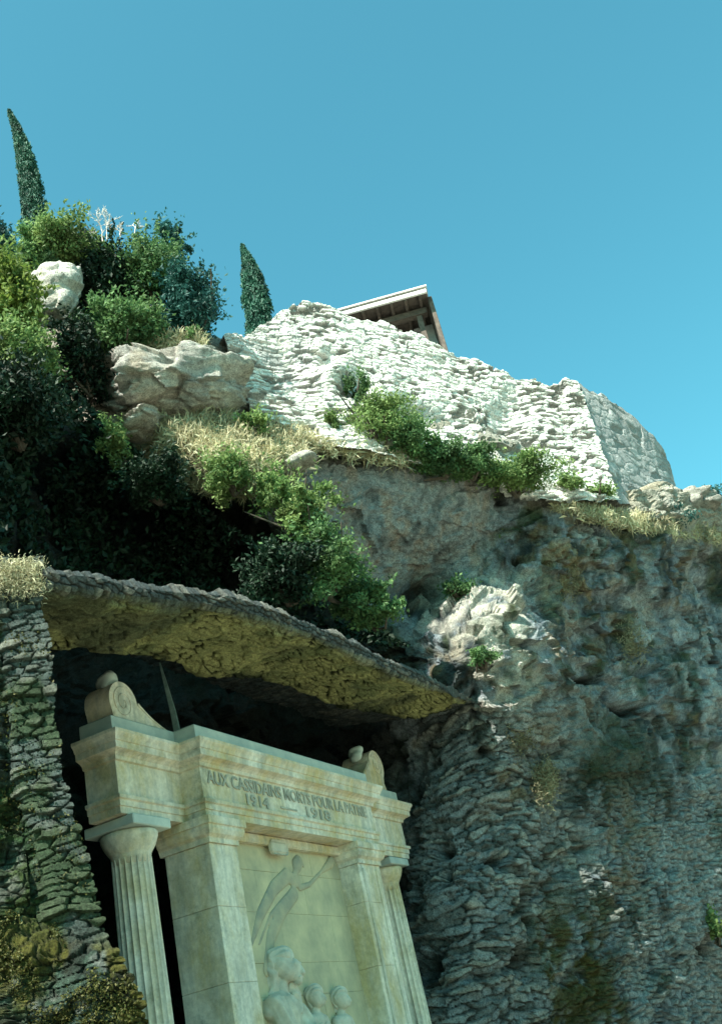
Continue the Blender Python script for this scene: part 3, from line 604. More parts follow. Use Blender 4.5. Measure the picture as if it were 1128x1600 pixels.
# pier masses and pilasters built of blocks
def pier(name, s0, s1, d0, d1, cuts, mat=M_stone):
    bm = bmesh.new(); zs = [0.25] + cuts + [4.93]
    for a_, b_ in zip(zs, zs[1:]): boxm(bm, s0, s1, d0, d1, a_ + .0015, b_ - .0015, .006)
    return build_bm(name, bm, mat, mem)
def pil_cap(s0, s1, d0, d1):
    bm = bmesh.new(); sweep(bm, [(s0, d1), (s0, d0), (s1, d0), (s1, d1)], [(.0, 4.93), (.0, 5.0), (.05, 5.04), (.075, 5.10), (.075, 5.15), (.10, 5.16), (.10, 5.265)]); return build_bm('pier_capital', bm, M_stone, mem)
pier('pier', .06, .74,   .06, .80, [1.2, 2.35, 3.15, 4.1]); pil_cap(.03, .76, .03, .85)
pier('pier', 4.42, 5.24, .06, .95, [1.0, 2.2, 3.3, 4.3]); pil_cap(4.40, 5.27, .03, .97)
bm = bmesh.new()
for s_ in (4.42 + .16, 5.24 - .16):
    boxm(bm, s_ - .045, s_ + .045, .035, .07, .6, 4.85, .008)
build_bm('pier_moulding', bm, M_stone, mem)
# recessed panel of blocks
bm = bmesh.new()
zc = [.25, 1.0, 1.75, 2.5, 3.0, 3.45, 4.15, 4.75, 5.262]; rnd = random.Random(3)
for k, (a_, b_) in enumerate(zip(zc, zc[1:])):
    sc2 = [.742, 1.7 + .5 * (k % 2), 3.1 + .35 * (k % 3), 4.418]
    for s0, s1 in zip(sc2, sc2[1:]): boxm(bm, s0 + .002, s1 - .002, .42 + rnd.uniform(-.005, .005), .93, a_ + .001, b_ - .001, .004)
build_bm('recessed_panel', bm, M_panel, mem)
bm = bmesh.new(); boxm(bm, .745, 4.415, .30, .418, 5.12, 5.262, .02); build_bm('panel_lintel', bm, M_stone, mem)
bm = bmesh.new(); boxm(bm, 2.05, 2.55, .27, .32, 4.98, 5.2, .05); build_bm('carved_boss', bm, M_fig, mem)
# plinth
bm = bmesh.new(); boxm(bm, WL - .25, WR + .25, -.2, 1.6, -.2, .25, .02); build_bm('plinth', bm, M_stone, mem)
# back mass behind the wings
bm = bmesh.new(); boxm(bm, .78, BW - .9, .94, 1.06, .25, 5.26, .02); build_bm('back_wall', bm, M_panel, mem)
# fluted columns
def column(s, d, r):
    bm = bmesh.new(); nf = 20; per = 6; zs = np.linspace(.55, 4.80, 26); rings = []
    for z in zs:
        t_ = (z - .55) / 4.25; rr0 = r * (1.12 - .16 * t_ - .04 * t_ * t_); ring = []
        for k in range(nf * per):
            th = 2 * PI * k / (nf * per); f = (k % per) / per; fl = .10 * math.sin(PI * f) ** .7; ring.append(bm.verts.new((s + math.cos(th) * rr0 * (1 - fl), d + math.sin(th) * rr0 * (1 - fl), z)))
        rings.append(ring)
    nn_ = nf * per
    for a_, b_ in zip(rings, rings[1:]):
        for k in range(nn_): bm.faces.new((a_[k], a_[(k + 1) % nn_], b_[(k + 1) % nn_], b_[k]))
    bm.faces.new(rings[-1]); shaft = build_bm('column_shaft', bm, M_stone, mem)
    bm = bmesh.new(); prof = [(.86, 4.72), (.90, 4.80), (.93, 4.82), (.93, 4.84), (.97, 4.86), (1.18, 4.95), (1.32, 5.05), (1.33, 5.10), (1.25, 5.125)]; n2_ = 48
    rings = [[bm.verts.new((s + math.cos(2 * PI * k / n2_) * r * a_, d + math.sin(2 * PI * k / n2_) * r * a_, z)) for k in range(n2_)] for a_, z in prof]
    for a_, b_ in zip(rings, rings[1:]):
        for k in range(n2_): bm.faces.new((a_[k], a_[(k + 1) % n2_], b_[(k + 1) % n2_], b_[k]))
    bm.faces.new(rings[-1]); bm.faces.new(rings[0][::-1]); build_bm('column_capital', bm, M_stone, mem, True)
    bm = bmesh.new(); boxm(bm, s - r * 1.42, s + r * 1.42, d - r * 1.42, d + r * 1.42, 5.13, 5.262, .012); build_bm('abacus', bm, M_attic, mem)
    bm = bmesh.new(); boxm(bm, s - r * 1.5, s + r * 1.5, d - r * 1.5, d + r * 1.5, .25, .55, .03); build_bm('column_base', bm, M_stone, mem)
column(-.86, .66, .28); column(6.80, .74, .28)
# volutes on the attic
def volute(s0, dirn, L, H, z0, d0=.42, th=.55):
    bm = bmesh.new(); pts = []
    for k in range(40):                                  # outline: round head then a falling S curve
        a_ = PI * 1.25 - k / 39 * PI * 1.22; pts.append((.30 + .30 * math.cos(a_) , H - .30 + .30 * math.sin(a_)))
    for k in range(1, 22):
        t_ = k / 21; pts.append((.60 + (L - .60) * t_, (H - .32) * (1 - t_) ** 1.6 + .10 * (1 - t_)))
    pts += [(L, 0), (.05, 0), (.12, .15)]
    for (yy, sc3) in ((d0, 1), ):
        f0 = [bm.verts.new((s0 + dirn * x_, yy, z0 + z_)) for x_, z_ in pts]; f1_ = [bm.verts.new((s0 + dirn * x_, yy + th, z0 + z_)) for x_, z_ in pts]
        bm.faces.new(f0); bm.faces.new(f1_[::-1])
        for k in range(len(pts)): bm.faces.new((f0[k], f1_[k], f1_[(k + 1) % len(pts)], f0[(k + 1) % len(pts)]))
    bmesh.ops.recalc_face_normals(bm, faces=bm.faces); v_ = build_bm('volute', bm, M_stone, mem)
    bm = bmesh.new()                                       # spiral bead on the face
    sp_pts = []
    for k in range(60):
        t_ = k / 59; a_ = PI * .2 + t_ * 4.2 * PI; rr_ = .24 * (1 - t_ * .85); sp_pts.append((s0 + dirn * (.30 + rr_ * math.cos(a_)), d0 - .005, z0 + H - .30 + rr_ * math.sin(a_)))
    tube(bm, sp_pts, [.009] * 60, 6); tube(bm, [(s0 + dirn * (.60 + (L - .60) * t_), d0 - .005, z0 + (H - .34) * (1 - t_) ** 1.6 + .07 * (1 - t_)) for t_ in np.linspace(0, .95, 20)], [.012] * 20, 6)
    build_bm('spiral_bead', bm, M_stone, v_); return v_
volute(-1.30, 1, 1.30, .56, 6.57, .40, .42); 
for s_, z_ in ((-1.08, 7.17), (6.35, 7.28)):
    bm = bmesh.new(); bmesh.ops.create_icosphere(bm, subdivisions=3, radius=.15); bmesh.ops.translate(bm, vec=(s_, .56, z_), verts=bm.verts)
    for v in bm.verts: v.co += (v.co - Vector((s_, .56, z_))) * (.30 * math.sin(v.co.x * 17 + v.co.z * 9) * math.cos(v.co.z * 23 + v.co.y * 8) - .04)
    build_bm('ball_finial', bm, M_attic, mem, True)
volute(7.14, -1, 1.5, .80, 6.57, .40, .6)
# inscription
fnt = None
def text(body, s, z, h, width, d=-.0085, name='inscription'):
    cu = bpy.data.curves.new(name, 'FONT'); cu.body = body; cu.size = h * 1.37; cu.extrude = .002; cu.offset = .006; cu.resolution_u = 3
    to = bpy.data.objects.new('tmp', cu); COL.objects.link(to); bpy.context.view_layer.update()
    me = bpy.data.meshes.new_from_object(to.evaluated_get(bpy.context.evaluated_depsgraph_get())); bpy.data.objects.remove(to)
    xs = np.array([v.co.x for v in me.vertices]); k = width / (xs.max() - xs.min())
    for v in me.vertices: v.co = Vector((s + (v.co.x - xs.min()) * k, d - v.co.z * 1.0, z + v.co.y))
    me.name = name; me.materials.clear(); me.materials.append(M_letter); o = bpy.data.objects.new(name, me); COL.objects.link(o); o.parent = mem
    return o
text('AUX CASSIDAINS MORTS POUR LA PATRIE', .14, 5.745, .185, 4.9)
text('1914', 1.10, 5.545, .16, .62); text('\u2014', 2.05, 5.545, .16, .5); text('1918', 2.85, 5.545, .16, .8)
# winged trumpeter in low relief on the panel (built from limbs fused into one surface)
def fused(name, parts, mat, parent, voxel=.02, smooth=4, ripple=None):
    """parts: (p0, p1, r0, r1[, squash y]) capsules, fused with a voxel remesh into one continuous skin"""
    bm = bmesh.new()
    for p in parts:
        p0, p1, r0, r1 = Vector(p[0]), Vector(p[1]), p[2], p[3]; sq = p[4] if len(p) > 4 else 1.0
        n = 9; L = (p1 - p0).length; ax = (p1 - p0).normalized() if L > 1e-6 else Vector((0, 0, 1))
        x_ = ax.orthogonal().normalized(); y_ = ax.cross(x_); rings = []
        prof = [(p0 - ax * r0 * math.cos(t_), r0 * math.sin(t_)) for t_ in np.linspace(.15, PI / 2, 5)] + [(p1 + ax * r1 * math.cos(t_), r1 * math.sin(t_)) for t_ in np.linspace(PI / 2, .15, 5)]
        mid = (p0 + p1) / 2
        for c_, rr_ in prof:
            ring = []
            for k in range(14):
                v = c_ + (x_ * math.cos(2 * PI * k / 14) + y_ * math.sin(2 * PI * k / 14)) * rr_; v.y = c_.y + (v.y - c_.y) * sq; ring.append(bm.verts.new(v))
            rings.append(ring)
        for a_, b_ in zip(rings, rings[1:]):
            for k in range(14): bm.faces.new((a_[k], a_[(k + 1) % 14], b_[(k + 1) % 14], b_[k]))
        bm.faces.new(rings[0][::-1]); bm.faces.new(rings[-1])
    me = bpy.data.meshes.new('t'); bm.to_mesh(me); bm.free(); o = bpy.data.objects.new('t', me); COL.objects.link(o)
    md = o.modifiers.new('r', 'REMESH'); md.mode = 'VOXEL'; md.voxel_size = voxel
    ms = o.modifiers.new('s', 'SMOOTH'); ms.factor = .6; ms.iterations = smooth
    bpy.context.view_layer.update(); m2 = bpy.data.meshes.new_from_object(o.evaluated_get(bpy.context.evaluated_depsgraph_get())); bpy.data.objects.remove(o)
    if ripple:      # hair strands or cloth folds carved into the skin
        nn0 = [v.normal.copy() for v in m2.vertices]; co0 = [v.co.copy() for v in m2.vertices]
        m2.vertices.foreach_set('co', [x_ for c_, n_ in zip(co0, nn0) for x_ in (c_ + n_ * ripple(c_))])
    m2.name = name; m2.materials.clear(); m2.materials.append(mat); m2.polygons.foreach_set('use_smooth', [True] * len(m2.polygons))
    o = bpy.data.objects.new(name, m2); COL.objects.link(o); o.parent = parent; return o
y0 = .42
fused('relief_figure', [((2.98, y0, 4.90), (3.06, y0, 4.96), .13, .12, .4), ((3.12, y0, 4.98), (3.2, y0, 4.9), .05, .04, .4), ((2.98, y0, 4.86), (2.85, y0, 4.72), .07, .08, .4),
    ((2.62, y0, 4.72), (2.9, y0, 4.62), .13, .09, .35), ((2.62, y0, 4.72), (2.15, y0, 4.5), .13, .12, .3), ((2.15, y0, 4.5), (1.65, y0, 4.1), .12, .10, .3), ((1.65, y0, 4.1), (1.28, y0, 3.68), .10, .04, .3),
    ((2.75, y0, 4.45), (2.3, y0, 4.2), .12, .13, .28), ((2.3, y0, 4.2), (1.85, y0, 3.8), .13, .12, .28), ((1.85, y0, 3.8), (1.6, y0, 3.35), .12, .10, .28), ((2.5, y0, 4.4), (1.95, y0, 4.12), .05, .04, .5), ((1.95, y0, 4.12), (1.5, y0, 3.7), .04, .03, .5),
    ((2.95, y0, 4.55), (3.3, y0, 4.62), .06, .05, .5), ((3.3, y0, 4.62), (3.8, y0, 4.86), .045, .04, .5), ((3.8, y0, 4.86), (4.12, y0, 5.0), .045, .09, .5), ((4.12, y0, 5.0), (4.2, y0, 5.06), .10, .09, .5)], M_relief, mem, .018, 7)

# carved figures standing inside the bay
def fig_xy(x, y, d):
    p_ = onplane(x, y, d); v = p_ - P0; return float(v @ T1), float(p_[2])
def figure(label, s, d, ztop, parts, mat=M_fig, hair=None, eyes=None):
    st = empty('statue', tuple(P0 * [1, 1, 0] + T1 * s - N1 * d + [0, 0, .25]), PI / 2 - d21); tag(st, label, 'statue', 'figures carved inside the memorial bay')
    zt_ = max(p[0][2] for p in parts); fused('body', parts, mat, st, .013, 2, lambda c_: (.016 * math.sin(c_.x * 38 + 6 * c_.z + 2 * math.sin(c_.z * 5)) if c_.z < zt_ - .42 else 0))
    if hair: fused('veil', hair, mat, st, .013, 2, lambda c_: .011 * math.sin(c_.x * 60 + c_.y * 70 + 5 * math.sin(c_.z * 9)))
    return st
# adult (local: x along front, y into wall, z above plinth top .25)
Zh = 3.50 - .25 - .13
ad = [((.02, .02, Zh + .02), (.06, -.03, Zh - .05), .19, .17), ((.12, -.12, Zh - .02), (.13, -.12, Zh - .14), .11, .09), ((.175, -.215, Zh - .05), (.18, -.235, Zh - .13), .024, .036), ((.06, -.19, Zh + .0), (.24, -.17, Zh + .0), .03, .03), ((.11, -.205, Zh - .185), (.21, -.20, Zh - .185), .018, .018), ((.15, -.17, Zh - .22), (.16, -.15, Zh - .24), .05, .05),
      ((.0, .05, Zh - .22), (-.02, .08, Zh - .45), .10, .13), ((-.32, .06, Zh - .55), (.25, .10, Zh - .55), .17, .16), ((-.05, .1, Zh - .6), (0, .1, Zh - 1.4), .32, .30, .8), ((0, .1, Zh - 1.4), (.0, .1, .25), .34, .40, .8),
      ((-.33, .0, Zh - .5), (-.22, -.12, Zh - .98), .155, .12), ((-.22, -.12, Zh - .98), (.22, -.26, Zh - .93), .12, .075), ((.30, .0, Zh - .6), (.36, -.15, Zh - .95), .12, .09), ((.36, -.15, Zh - .95), (.22, -.3, Zh - .90), .09, .06),
      ((.22, -.28, Zh - .92), (.32, -.33, Zh - .88), .065, .05), ((.30, -.34, Zh - .86), (.38, -.36, Zh - .84), .022, .018), ((.31, -.34, Zh - .89), (.40, -.36, Zh - .88), .022, .018), ((.31, -.33, Zh - .92), (.40, -.35, Zh - .92), .022, .018), ((.30, -.33, Zh - .95), (.38, -.34, Zh - .96), .02, .016), ((.25, -.33, Zh - .85), (.30, -.37, Zh - .80), .024, .018)]
for k in range(7): ad.append(((-.28 + k * .09, -.14 - .03 * (k % 2), Zh - 1.25), (-.34 + k * .11, -.20, .2), .045, .07))
hair = [((-.02, .08, Zh + .10), (.05, -.02, Zh + .12), .17, .16), ((-.08, .12, Zh + .0), (-.10, .14, Zh - .3), .15, .12), ((.16, .05, Zh + .0), (.20, -.02, Zh - .40), .075, .085), ((.22, -.02, Zh - .40), (.20, -.06, Zh - .62), .085, .05), ((-.10, .14, Zh - .3), (-.24, .12, Zh - .5), .12, .10)]
figure('pale carved mourning figure with a veiled bowed head, tallest in the memorial bay', 1.80, .30, 3.76, ad, hair=hair)
def child(label, s, d, zh):
    z = zh - .25
    pr = [((0, 0, z + .02), (.01, -.02, z - .03), .135, .12), ((.01, -.10, z - .02), (.01, -.10, z - .08), .06, .05), ((.01, -.155, z - .03), (.01, -.16, z - .055), .018, .022), ((0, .03, z - .14), (0, .04, z - .22), .065, .08), ((-.16, .04, z - .3), (.16, .04, z - .3), .09, .09), ((0, .04, z - .35), (0, .05, z - .95), .18, .19, .8), ((-.08, .05, z - .95), (-.09, .05, .1), .11, .08), ((.08, .05, z - .95), (.09, .05, .1), .11, .08),
          ((-.2, .03, z - .3), (-.24, -.05, z - .62), .07, .055), ((-.24, -.05, z - .62), (-.10, -.2, z - .6), .055, .04), ((.2, .03, z - .3), (.24, -.05, z - .62), .07, .055), ((.24, -.05, z - .62), (.12, -.2, z - .58), .055, .04), ((-.1, -.2, z - .6), (-.02, -.22, z - .57), .04, .03), ((.12, -.2, z - .58), (.03, -.22, z - .56), .04, .03)]
    hr = [((0, .03, z + .05), (0, .0, z + .07), .135, .125), ((0, .08, z), (0, .09, z - .1), .1, .08)]
    figure(label, s, d, zh, pr, hair=hr)
child('small carved child figure just right of the tall mourning figure', 2.62, .30, 2.93)
child('small carved child figure farthest right in the memorial bay', 3.42, .32, 2.88)

# spike behind the attic
sp0 = onplane(280, 1145, .9); sp1 = onplane(250, 1035, .9)
spk = empty('metal_spike', tuple(sp0)); tag(spk, 'thin tapering grey-green metal spike rising behind the memorial top', 'spike')
bm = bmesh.new(); v_ = sp1 - sp0; sp0b = np.array([0, 0, -.3]); tube(bm, [sp0b, v_ * .3, v_ * .7, v_ * .93, v_], [.07, .055, .035, .018, .012], 4)
build_bm('blade', bm, M_bronze, spk)
bm = bmesh.new(); boxm(bm, -.14, .14, -.14, .14, -.36, -.22, .02); tube(bm, [(0, 0, -.22), (0, 0, -.12)], [.1, .08], 10); build_bm('socket', bm, M_bronze, spk)

# ================================================================== shed on the cliff top
Rs = 24.0; E0 = P(664, 449, Rs); E1 = Pz(520, 489, E0[2]); ex = (E0 - E1) * [1, 1, 0]; LE = float(np.linalg.norm(ex)); ex = ex / LE; ey = np.array([-ex[1], ex[0], 0])
if ey[1] < 0: ey = -ey
LE += 1.0
shed = empty('lean_to_shed', tuple(E0 * [1, 1, 0] + [0, 0, E0[2] - 2.2]), math.atan2(ex[1], ex[0])); tag(shed, 'small open shed with white-edged roof and timber post standing behind the cliff-top wall', 'shed')
zt = 2.2
bm = bmesh.new()
def slab(bm, x0, x1, y0_, y1_, z00, z01, th):   # roof slab falling slightly to the back
    vs_ = [bm.verts.new(v) for v in ((x0, y0_, z00), (x1, y0_, z00), (x1, y1_, z01), (x0, y1_, z01), (x0, y0_, z00 + th), (x1, y0_, z00 + th), (x1, y1_, z01 + th), (x0, y1_, z01 + th))]
    for f in ((3, 2, 1, 0), (4, 5, 6, 7), (0, 1, 5, 4), (1, 2, 6, 5), (2, 3, 7, 6), (3, 0, 4, 7)): bm.faces.new([vs_[k] for k in f])
roof = bmesh.new()
slab(roof, -LE, 0, 0.02, 2.6, zt - .12, zt - .05, .05); rf = build_bm('roof', roof, M_wood, shed)
bm = bmesh.new()
slab(bm, -LE, .04, -.10, 2.66, zt - .03, zt + .03, .045)
for k in range(int(LE / .3)): boxm(bm, -.15 - k * .3, -.11 - k * .3, -.06, 2.6, zt + .02, zt + .055, .008)
build_bm('roof_tiles', bm, M_tile, rf)
bm = bmesh.new(); boxm(bm, -LE, .0, -.06, .015, zt - .20, zt - .085, .004); build_bm('fascia', bm, M_fascia, rf)
bm = bmesh.new()
for k in range(9): boxm(bm, -.25 - k * .4, -.17 - k * .4, .03, 2.5, zt - .24, zt - .125, .005)
build_bm('rafters', bm, M_wood, rf)
bm = bmesh.new(); boxm(bm, -.42, -.27, .55, .70, -.6, zt - .25, .01); build_bm('post', bm, M_wood, shed)
bm = bmesh.new(); boxm(bm, -LE, -.1, .5, .74, zt - .44, zt - .255, .01); build_bm('beam', bm, M_wood, shed)
bm = bmesh.new(); boxm(bm, -.55, .0, 1.35, 1.5, -.8, zt - .26, .01); build_bm('side_wall', bm, M_render, shed)
bm = bmesh.new(); boxm(bm, -LE, .0, 2.2, 2.4, -.8, zt - .1, .01); build_bm('back_wall', bm, M_wood, shed)
bm = bmesh.new(); boxm(bm, .003, .12, .3, 2.5, -.8, zt - .10, .01); build_bm('boarded_end', bm, M_wood, shed)
bm = bmesh.new(); boxm(bm, -.55, -.2, .3, .6, zt + .03, zt + .2, .04); build_bm('ridge_stone', bm, M_tile, rf)

# ================================================================== cypresses
def cypress(label, path_px, wid, r, n, base_drop):
    pts = np.array([P(x, y, r) for x, y in path_px]); D = np.linalg.norm(pts[0] - O_) / FPX; b = pts[0] - [0, 0, base_drop]
    t = empty('cypress_tree', tuple(b)); tag(t, label, 'cypress tree', 'cypress trees above the cliff')
    bm = bmesh.new(); tube(bm, [(0, 0, 0)] + [p - b for p in pts], [.16, .15] + [.12 * (1 - k / len(pts)) + .01 for k in range(1, len(pts))], 8); build_bm('trunk', bm, M_bark, t)
    u = RNG.uniform(0, 1, n) ** .9 * (len(pts) - 1); i = np.minimum(u.astype(int), len(pts) - 2); f = (u - i)[:, None]
    c = cr_axis0(pts, n, u); wd = np.interp(u, np.arange(len(wid)), wid) * D * .5
    th = RNG.uniform(0, 2 * PI, n); kk = np.floor(u * 9) * 13 + np.floor(th / (2 * PI) * 9); hh = _h(kk.astype(np.int64), kk.astype(np.int64) * 0, kk.astype(np.int64) * 0, 3)
    lob = .72 + .46 * hh + .10 * np.sin(th * 5 + u * 9); rr = np.sqrt(RNG.uniform(.35, 1, n)) * wd * lob
    q = c + np.stack([np.cos(th) * rr, np.sin(th) * rr, RNG.normal(0, .05, n)], -1)
    leaf_mesh('crown', q - b, .12, L_cyp, t, up=2.2, aspect=.38, kv=hh * .5); return t
cypress('tall slim dark cypress bending to the left at the left edge of the sky', [(62, 415), (56, 350), (49, 300), (42, 262), (34, 222), (15, 174)], [36, 37, 34, 29, 21, 3], 27, 22000, 1.2)
cypress('small cone-shaped cypress standing left of the white masonry', [(408, 530), (402, 480), (394, 440), (388, 412), (379, 386)], [50, 44, 34, 20, 2], 24, 16000, 1.0)

# ================================================================== shrubs and ivy on the upper left knoll
gk = 'shrubs on the ivy-covered knoll'
shrub('ivy_mound', 100, 392, 18.6, 62, 38, 7000, .13, L_lite, 'rounded light green ivy mound over the white rock face', 'shrub', gk, 1.0)
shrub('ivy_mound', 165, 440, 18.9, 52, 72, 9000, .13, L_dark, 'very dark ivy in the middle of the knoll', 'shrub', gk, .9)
shrub('ivy_mound', 62, 400, 18.4, 26, 34, 2500, .12, L_mid, 'green ivy on the left shoulder of the knoll beneath the tall cypress', 'shrub', gk, .6)
shrub('bush', 232, 420, 18.8, 48, 50, 7500, .12, L_mid, 'mid green bush right of the dark ivy on the knoll', 'bush', gk, .9)
shrub('bush', 268, 385, 19.2, 30, 42, 1800, .14, L_blue, 'airy blue-green sapling poking up against the sky on the knoll', 'bush', gk, .5, tight=.16, k=26, hollow=.3)
shrub('bush', 300, 480, 18.8, 46, 48, 7000, .13, L_blue, 'dark blue-green bush at the right end of the knoll', 'bush', gk, .9)
shrub('bush', 190, 520, 18.3, 62, 44, 7500, .13, L_mid, 'green bush beneath the dark ivy, above the big boulder', 'bush', gk, .8)
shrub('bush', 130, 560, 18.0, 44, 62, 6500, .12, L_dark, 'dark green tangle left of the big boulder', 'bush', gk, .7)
shrub('bush', 22, 480, 16.8, 46, 60, 6500, .14, L_yel, 'bright yellow-green fern clump at the left edge', 'bush', gk, .8)
shrub('bush', 25, 560, 16.4, 58, 52, 7000, .14, L_lite, 'lit green bush below the yellow ferns at the left edge', 'bush', gk, .8)
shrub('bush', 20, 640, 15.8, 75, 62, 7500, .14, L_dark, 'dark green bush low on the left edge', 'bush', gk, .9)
shrub('distant_tree', 2, 385, 26, 26, 36, 3000, .2, L_blue, 'hazy blue-green tree top cut by the left edge, beside the tall cypress', 'tree', None, 1.5)
shrub('bush', 310, 540, 18.5, 18, 18, 1500, .11, L_mid, 'little green bush on the back of the big boulder', 'bush', gk, .4)
shrub('bush', 178, 690, 17.6, 22, 32, 2200, .11, L_lite, 'fresh green sprig below the left end of the big boulder', 'bush', gk, .5)

# dead shrub
dsb = P(160, 372, 18.3); ds = empty('dead_shrub', tuple(dsb)); tag(ds, 'bare bleached twiggy shrub on top of the knoll against the sky', 'dead shrub')
bm = bmesh.new(); rnd = random.Random(5)
def twig(p, d, L, r, depth):
    q_ = p + d * L; r = max(r, .005); tube(bm, [p, (p + q_) / 2 + Vector((rnd.uniform(-1, 1), rnd.uniform(-1, 1), rnd.uniform(-.5, 1))) * L * .08, q_], [r, r * .8, r * .55], 4)
    if depth:
        for k in range(3 if depth > 1 else 3): twig(p + d * L * rnd.uniform(.5, 1), (d + Vector((rnd.uniform(-1, 1), rnd.uniform(-1, 1), rnd.uniform(-.3, .7))) * .8).normalized(), L * rnd.uniform(.5, .8), r * .62, depth - 1)
for dx in (-.55, -.25, 0, .12, .5, .9):
    bm = bmesh.new(); twig(Vector((dx * .8, 0, -.1)), Vector((dx * .35 + rnd.uniform(-.1, .1), 0, 1)).normalized(), .36 if abs(dx) < .2 else .2, .013, 4); build_bm('branch', bm, M_dead, ds)

# ================================================================== ledge shrubs
gl = 'shrubs along the ledge under the masonry'
shrub('ledge_shrub', 560, 610, 20.3, 20, 36, 1800, .10, L_mid, 'upright sprig growing against the white masonry', 'bush', gl, .4, tight=.2)
shrub('ledge_shrub', 590, 660, 20.1, 60, 44, 5000, .10, L_lite, 'broad green shrub at the foot of the white masonry', 'bush', gl, .6)
shrub('ledge_shrub', 690, 715, 20.9, 44, 28, 3600, .11, L_mid, 'dark green shrub on the ledge right of the broad one', 'bush', gl, .5)
shrub('ledge_shrub', 800, 744, 22.3, 56, 30, 4600, .11, L_lite, 'green shrub overhanging a black cleft on the ledge', 'bush', gl, .6)
shrub('ledge_shrub', 356, 738, 17.5, 38, 32, 3200, .11, L_lite, 'sunlit green bush on the dry grass bank', 'bush', gl, .6)
shrub('ledge_shrub', 885, 756, 23.6, 26, 12, 1200, .10, L_lite, 'thin bright weeds at the base of the masonry corner', 'bush', gl, .4)
shrub('ledge_shrub', 935, 772, 24.4, 26, 12, 1200, .10, L_lite, 'thin green weeds left of the pale sunlit rock', 'bush', gl, .4)
shrub('ledge_shrub', 1050, 812, 27.4, 34, 16, 1500, .11, L_blue, 'dark weeds hanging below the pale sunlit rock', 'bush', gl, .4)
shrub('ledge_shrub', 1108, 778, 29.5, 24, 12, 1000, .12, L_blue, 'bluish weeds on the cliff edge at far right', 'bush', gl, .4)
shrub('ledge_shrub', 400, 665, 18.6, 28, 20, 1500, .10, L_lite, 'pale green weeds below the ruined wall stub', 'bush', gl, .4, tight=.25)
shrub('ledge_shrub', 640, 690, 20.4, 34, 26, 3600, .11, L_mid, 'green shrub filling the gap right beside the broad shrub', 'bush', gl, .5)
shrub('ledge_shrub', 735, 722, 21.4, 36, 22, 3600, .11, L_mid, 'green shrub between the dark ledge shrub and the overhanging one', 'bush', gl, .5)
shrub('ledge_shrub', 520, 668, 19.9, 30, 26, 2400, .10, L_lite, 'pale green shrub left of the broad ledge shrub', 'bush', gl, .4, tight=.25)
# hanging sapling in front of the overhang
gh = 'leafy shrubs hanging over the niche'
shrub('hanging_shrub', 470, 800, 17.8, 62, 58, 4200, .12, L_lite, 'fresh green leafy shrub in front of the smooth stained overhang', 'bush', gh, .8, tight=.16)
shrub('hanging_shrub', 430, 770, 17.9, 30, 40, 2200, .12, L_lite, 'light green sprigs at the upper left of the leafy shrub', 'bush', gh, .5, tight=.2)
shrub('hanging_shrub', 500, 880, 17.6, 66, 56, 5500, .12, L_mid, 'darker green foliage below the fresh leafy shrub', 'bush', gh, .8, tight=.24)
shrub('hanging_shrub', 575, 940, 18.4, 56, 42, 4200, .12, L_mid, 'green branch sweeping down to the rim of the rock hood', 'bush', gh, .7, tight=.22)
shrub('hanging_shrub', 440, 900, 17.2, 56, 44, 5000, .14, L_dark, 'shadowed foliage behind the rim of the rock hood', 'bush', gh, .7)
shrub('hanging_shrub', 240, 752, 17.4, 46, 30, 4500, .12, L_dark, 'green foliage at the upper edge of the black hollow', 'bush', gh, .7)
#shrub('hanging_shrub', 320, 800, 17.2, 70, 54, 7500, .13, L_dark, 'dark green foliage draped across the middle of the black hollow', 'bush', gh, .7)
#shrub('hanging_shrub', 400, 820, 17.4, 44, 44, 4000, .13, L_dark, 'dark foliage between the black hollow and the leafy shrub', 'bush', gh, .6)
shrub('crevice_plant', 715, 920, 22.0, 22, 16, 700, .10, L_mid, 'small green plant by the black crevice above the pale ledge', 'plant', None, .3)
shrub('crevice_plant', 755, 1030, 20.6, 20, 12, 600, .10, L_mid, 'small green plant below the bright ledge rock', 'plant', None, .3)
shrub('crevice_plant', 1118, 1450, 27.0, 9, 22, 500, .12, L_lite, 'bright green plant on the rock at the right edge', 'plant', None, .3)
shrub('crevice_plant', 775, 820, 23.3, 10, 34, 500, .09, L_lite, 'thin green trailing weed on the shaded rock below the ledge', 'plant', None, .2, tight=.2)

# ground-cover: ivy in the dark hollow, dry grass, moss
def scatter(poly, n, off=.15, jitter=.35):
    """points on the cliff inside a photo-space polygon"""
    pl = np.array(poly, float); lo, hi_ = pl.min(0), pl.max(0); out = []
    while sum(map(len, out)) < n:
        q_ = RNG.uniform(lo, hi_, (n * 2, 2)); ins = np.zeros(len(q_), bool); j = len(pl) - 1
        for i in range(len(pl)):
            xi, yi, xj, yj = *pl[i], *pl[j]; c_ = ((yi > q_[:, 1]) != (yj > q_[:, 1])) & (q_[:, 0] < (xj - xi) * (q_[:, 1] - yi) / (yj - yi + 1e-9) + xi); ins ^= c_; j = i
        out.append(q_[ins])
    q_ = np.concatenate(out)[:n]; return surf(q_[:, 0], q_[:, 1], off + np.abs(RNG.normal(0, jitter, n)))
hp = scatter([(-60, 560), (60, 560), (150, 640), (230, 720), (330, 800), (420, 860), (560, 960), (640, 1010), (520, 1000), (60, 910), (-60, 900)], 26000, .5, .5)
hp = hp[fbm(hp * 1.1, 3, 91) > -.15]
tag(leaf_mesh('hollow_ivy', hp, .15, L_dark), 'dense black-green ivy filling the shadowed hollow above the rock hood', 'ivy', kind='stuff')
gp = scatter([(195, 650), (300, 640), (360, 640), (520, 690), (640, 712), (640, 728), (500, 712), (450, 750), (400, 775), (330, 770), (230, 740)], 3600, .15, .12)
gp = gp[fbm(gp * 1.6, 3, 92) > -.3]
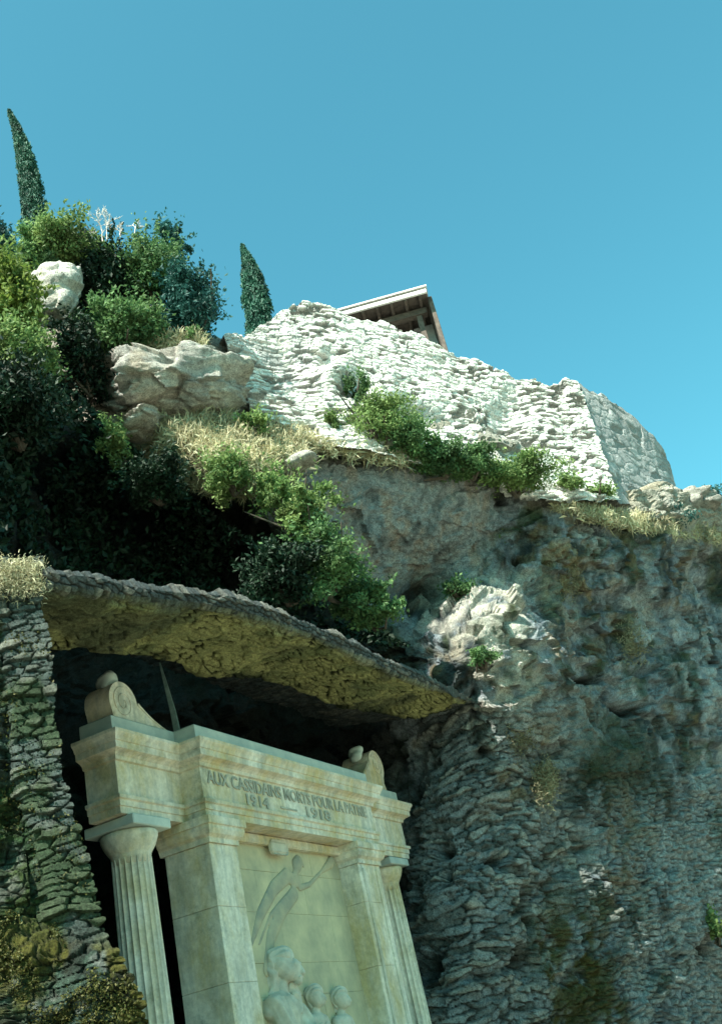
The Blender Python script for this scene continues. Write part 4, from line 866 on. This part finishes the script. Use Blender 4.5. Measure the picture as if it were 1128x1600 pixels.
tag(blades('dry_grass', gp, 26000, .24, L_dry, .9, .018), 'straw-coloured dry grass covering the sunny bank under the boulder and masonry', 'dry grass', kind='stuff')
gp = P(RNG.uniform(236, 318, 300), RNG.uniform(528, 566, 300), 18.35)
tag(blades('dry_grass', gp, 5000, .24, L_dry, .6, .02), 'tuft of dry grass growing on the back of the big boulder', 'dry grass', kind='stuff')
gp = P(RNG.uniform(-60, 62, 500), RNG.uniform(882, 925, 500), 10.3)
tag(blades('dry_grass', gp, 7000, .06, L_dry, 1.0, .008, lean=(.2, -.5, -.9)), 'sunlit straw hanging over the top of the left niche wall', 'dry grass', kind='stuff')
gp = scatter([(860, 785), (1000, 806), (1128, 830), (1128, 850), (1000, 830), (870, 800)], 500, .1, .1)
tag(blades('dry_grass', gp, 7000, .22, L_dry, .7, .02), 'dry grass along the right-hand cliff edge', 'dry grass', kind='stuff')
for (x, y, r, n, L, lab) in ((852, 1222, 22.2, 900, .22, 'round straw-coloured tuft on the shaded rock right of the rock hood'), (885, 900, 23.4, 700, .2, 'ochre tuft on the shaded rock right of the bright ledge'), (990, 1003, 25.0, 500, .22, 'small ochre tuft high on the blue-grey cliff'), (815, 1150, 22.0, 500, .2, 'dry tuft just above the round straw tuft')):
    m_ = 420; gx, gy = RNG.normal(x, 9, m_), RNG.normal(y, 15, m_); gp = surf(gx, gy, .12)
    t = blades('grass_tuft', gp, n * 3, L * .42, L_tuft, 1.3, .016); tag(t, lab, 'grass tuft', 'dry tufts on the shaded cliff')

sel = (XJ_ > -40) & (RNG.uniform(0, 1, XJ_.shape) < (.05 * ss(YJ_, 940, 1000) + .22 * ss(YJ_, 1430, 1480))) & (fbm(GJ_ * 2.6, 3, 95) > .02)
mp = GJ_[sel] + np.array([.0, -.03, 0]) + RNG.normal(0, .02, (int(sel.sum()), 3))
half = fbm(mp * 1.5, 3, 96) + .7 * (pix(mp)[1] > 1440) > .15
tag(leaf_mesh('moss', mp[~half], .024, L_dark), 'green creeping growth over the mossy wall at the left of the niche', 'moss', kind='stuff')
tag(leaf_mesh('moss', mp[half], .026, L_moss), 'ochre moss over the rock at the foot of the left niche wall', 'moss', kind='stuff')
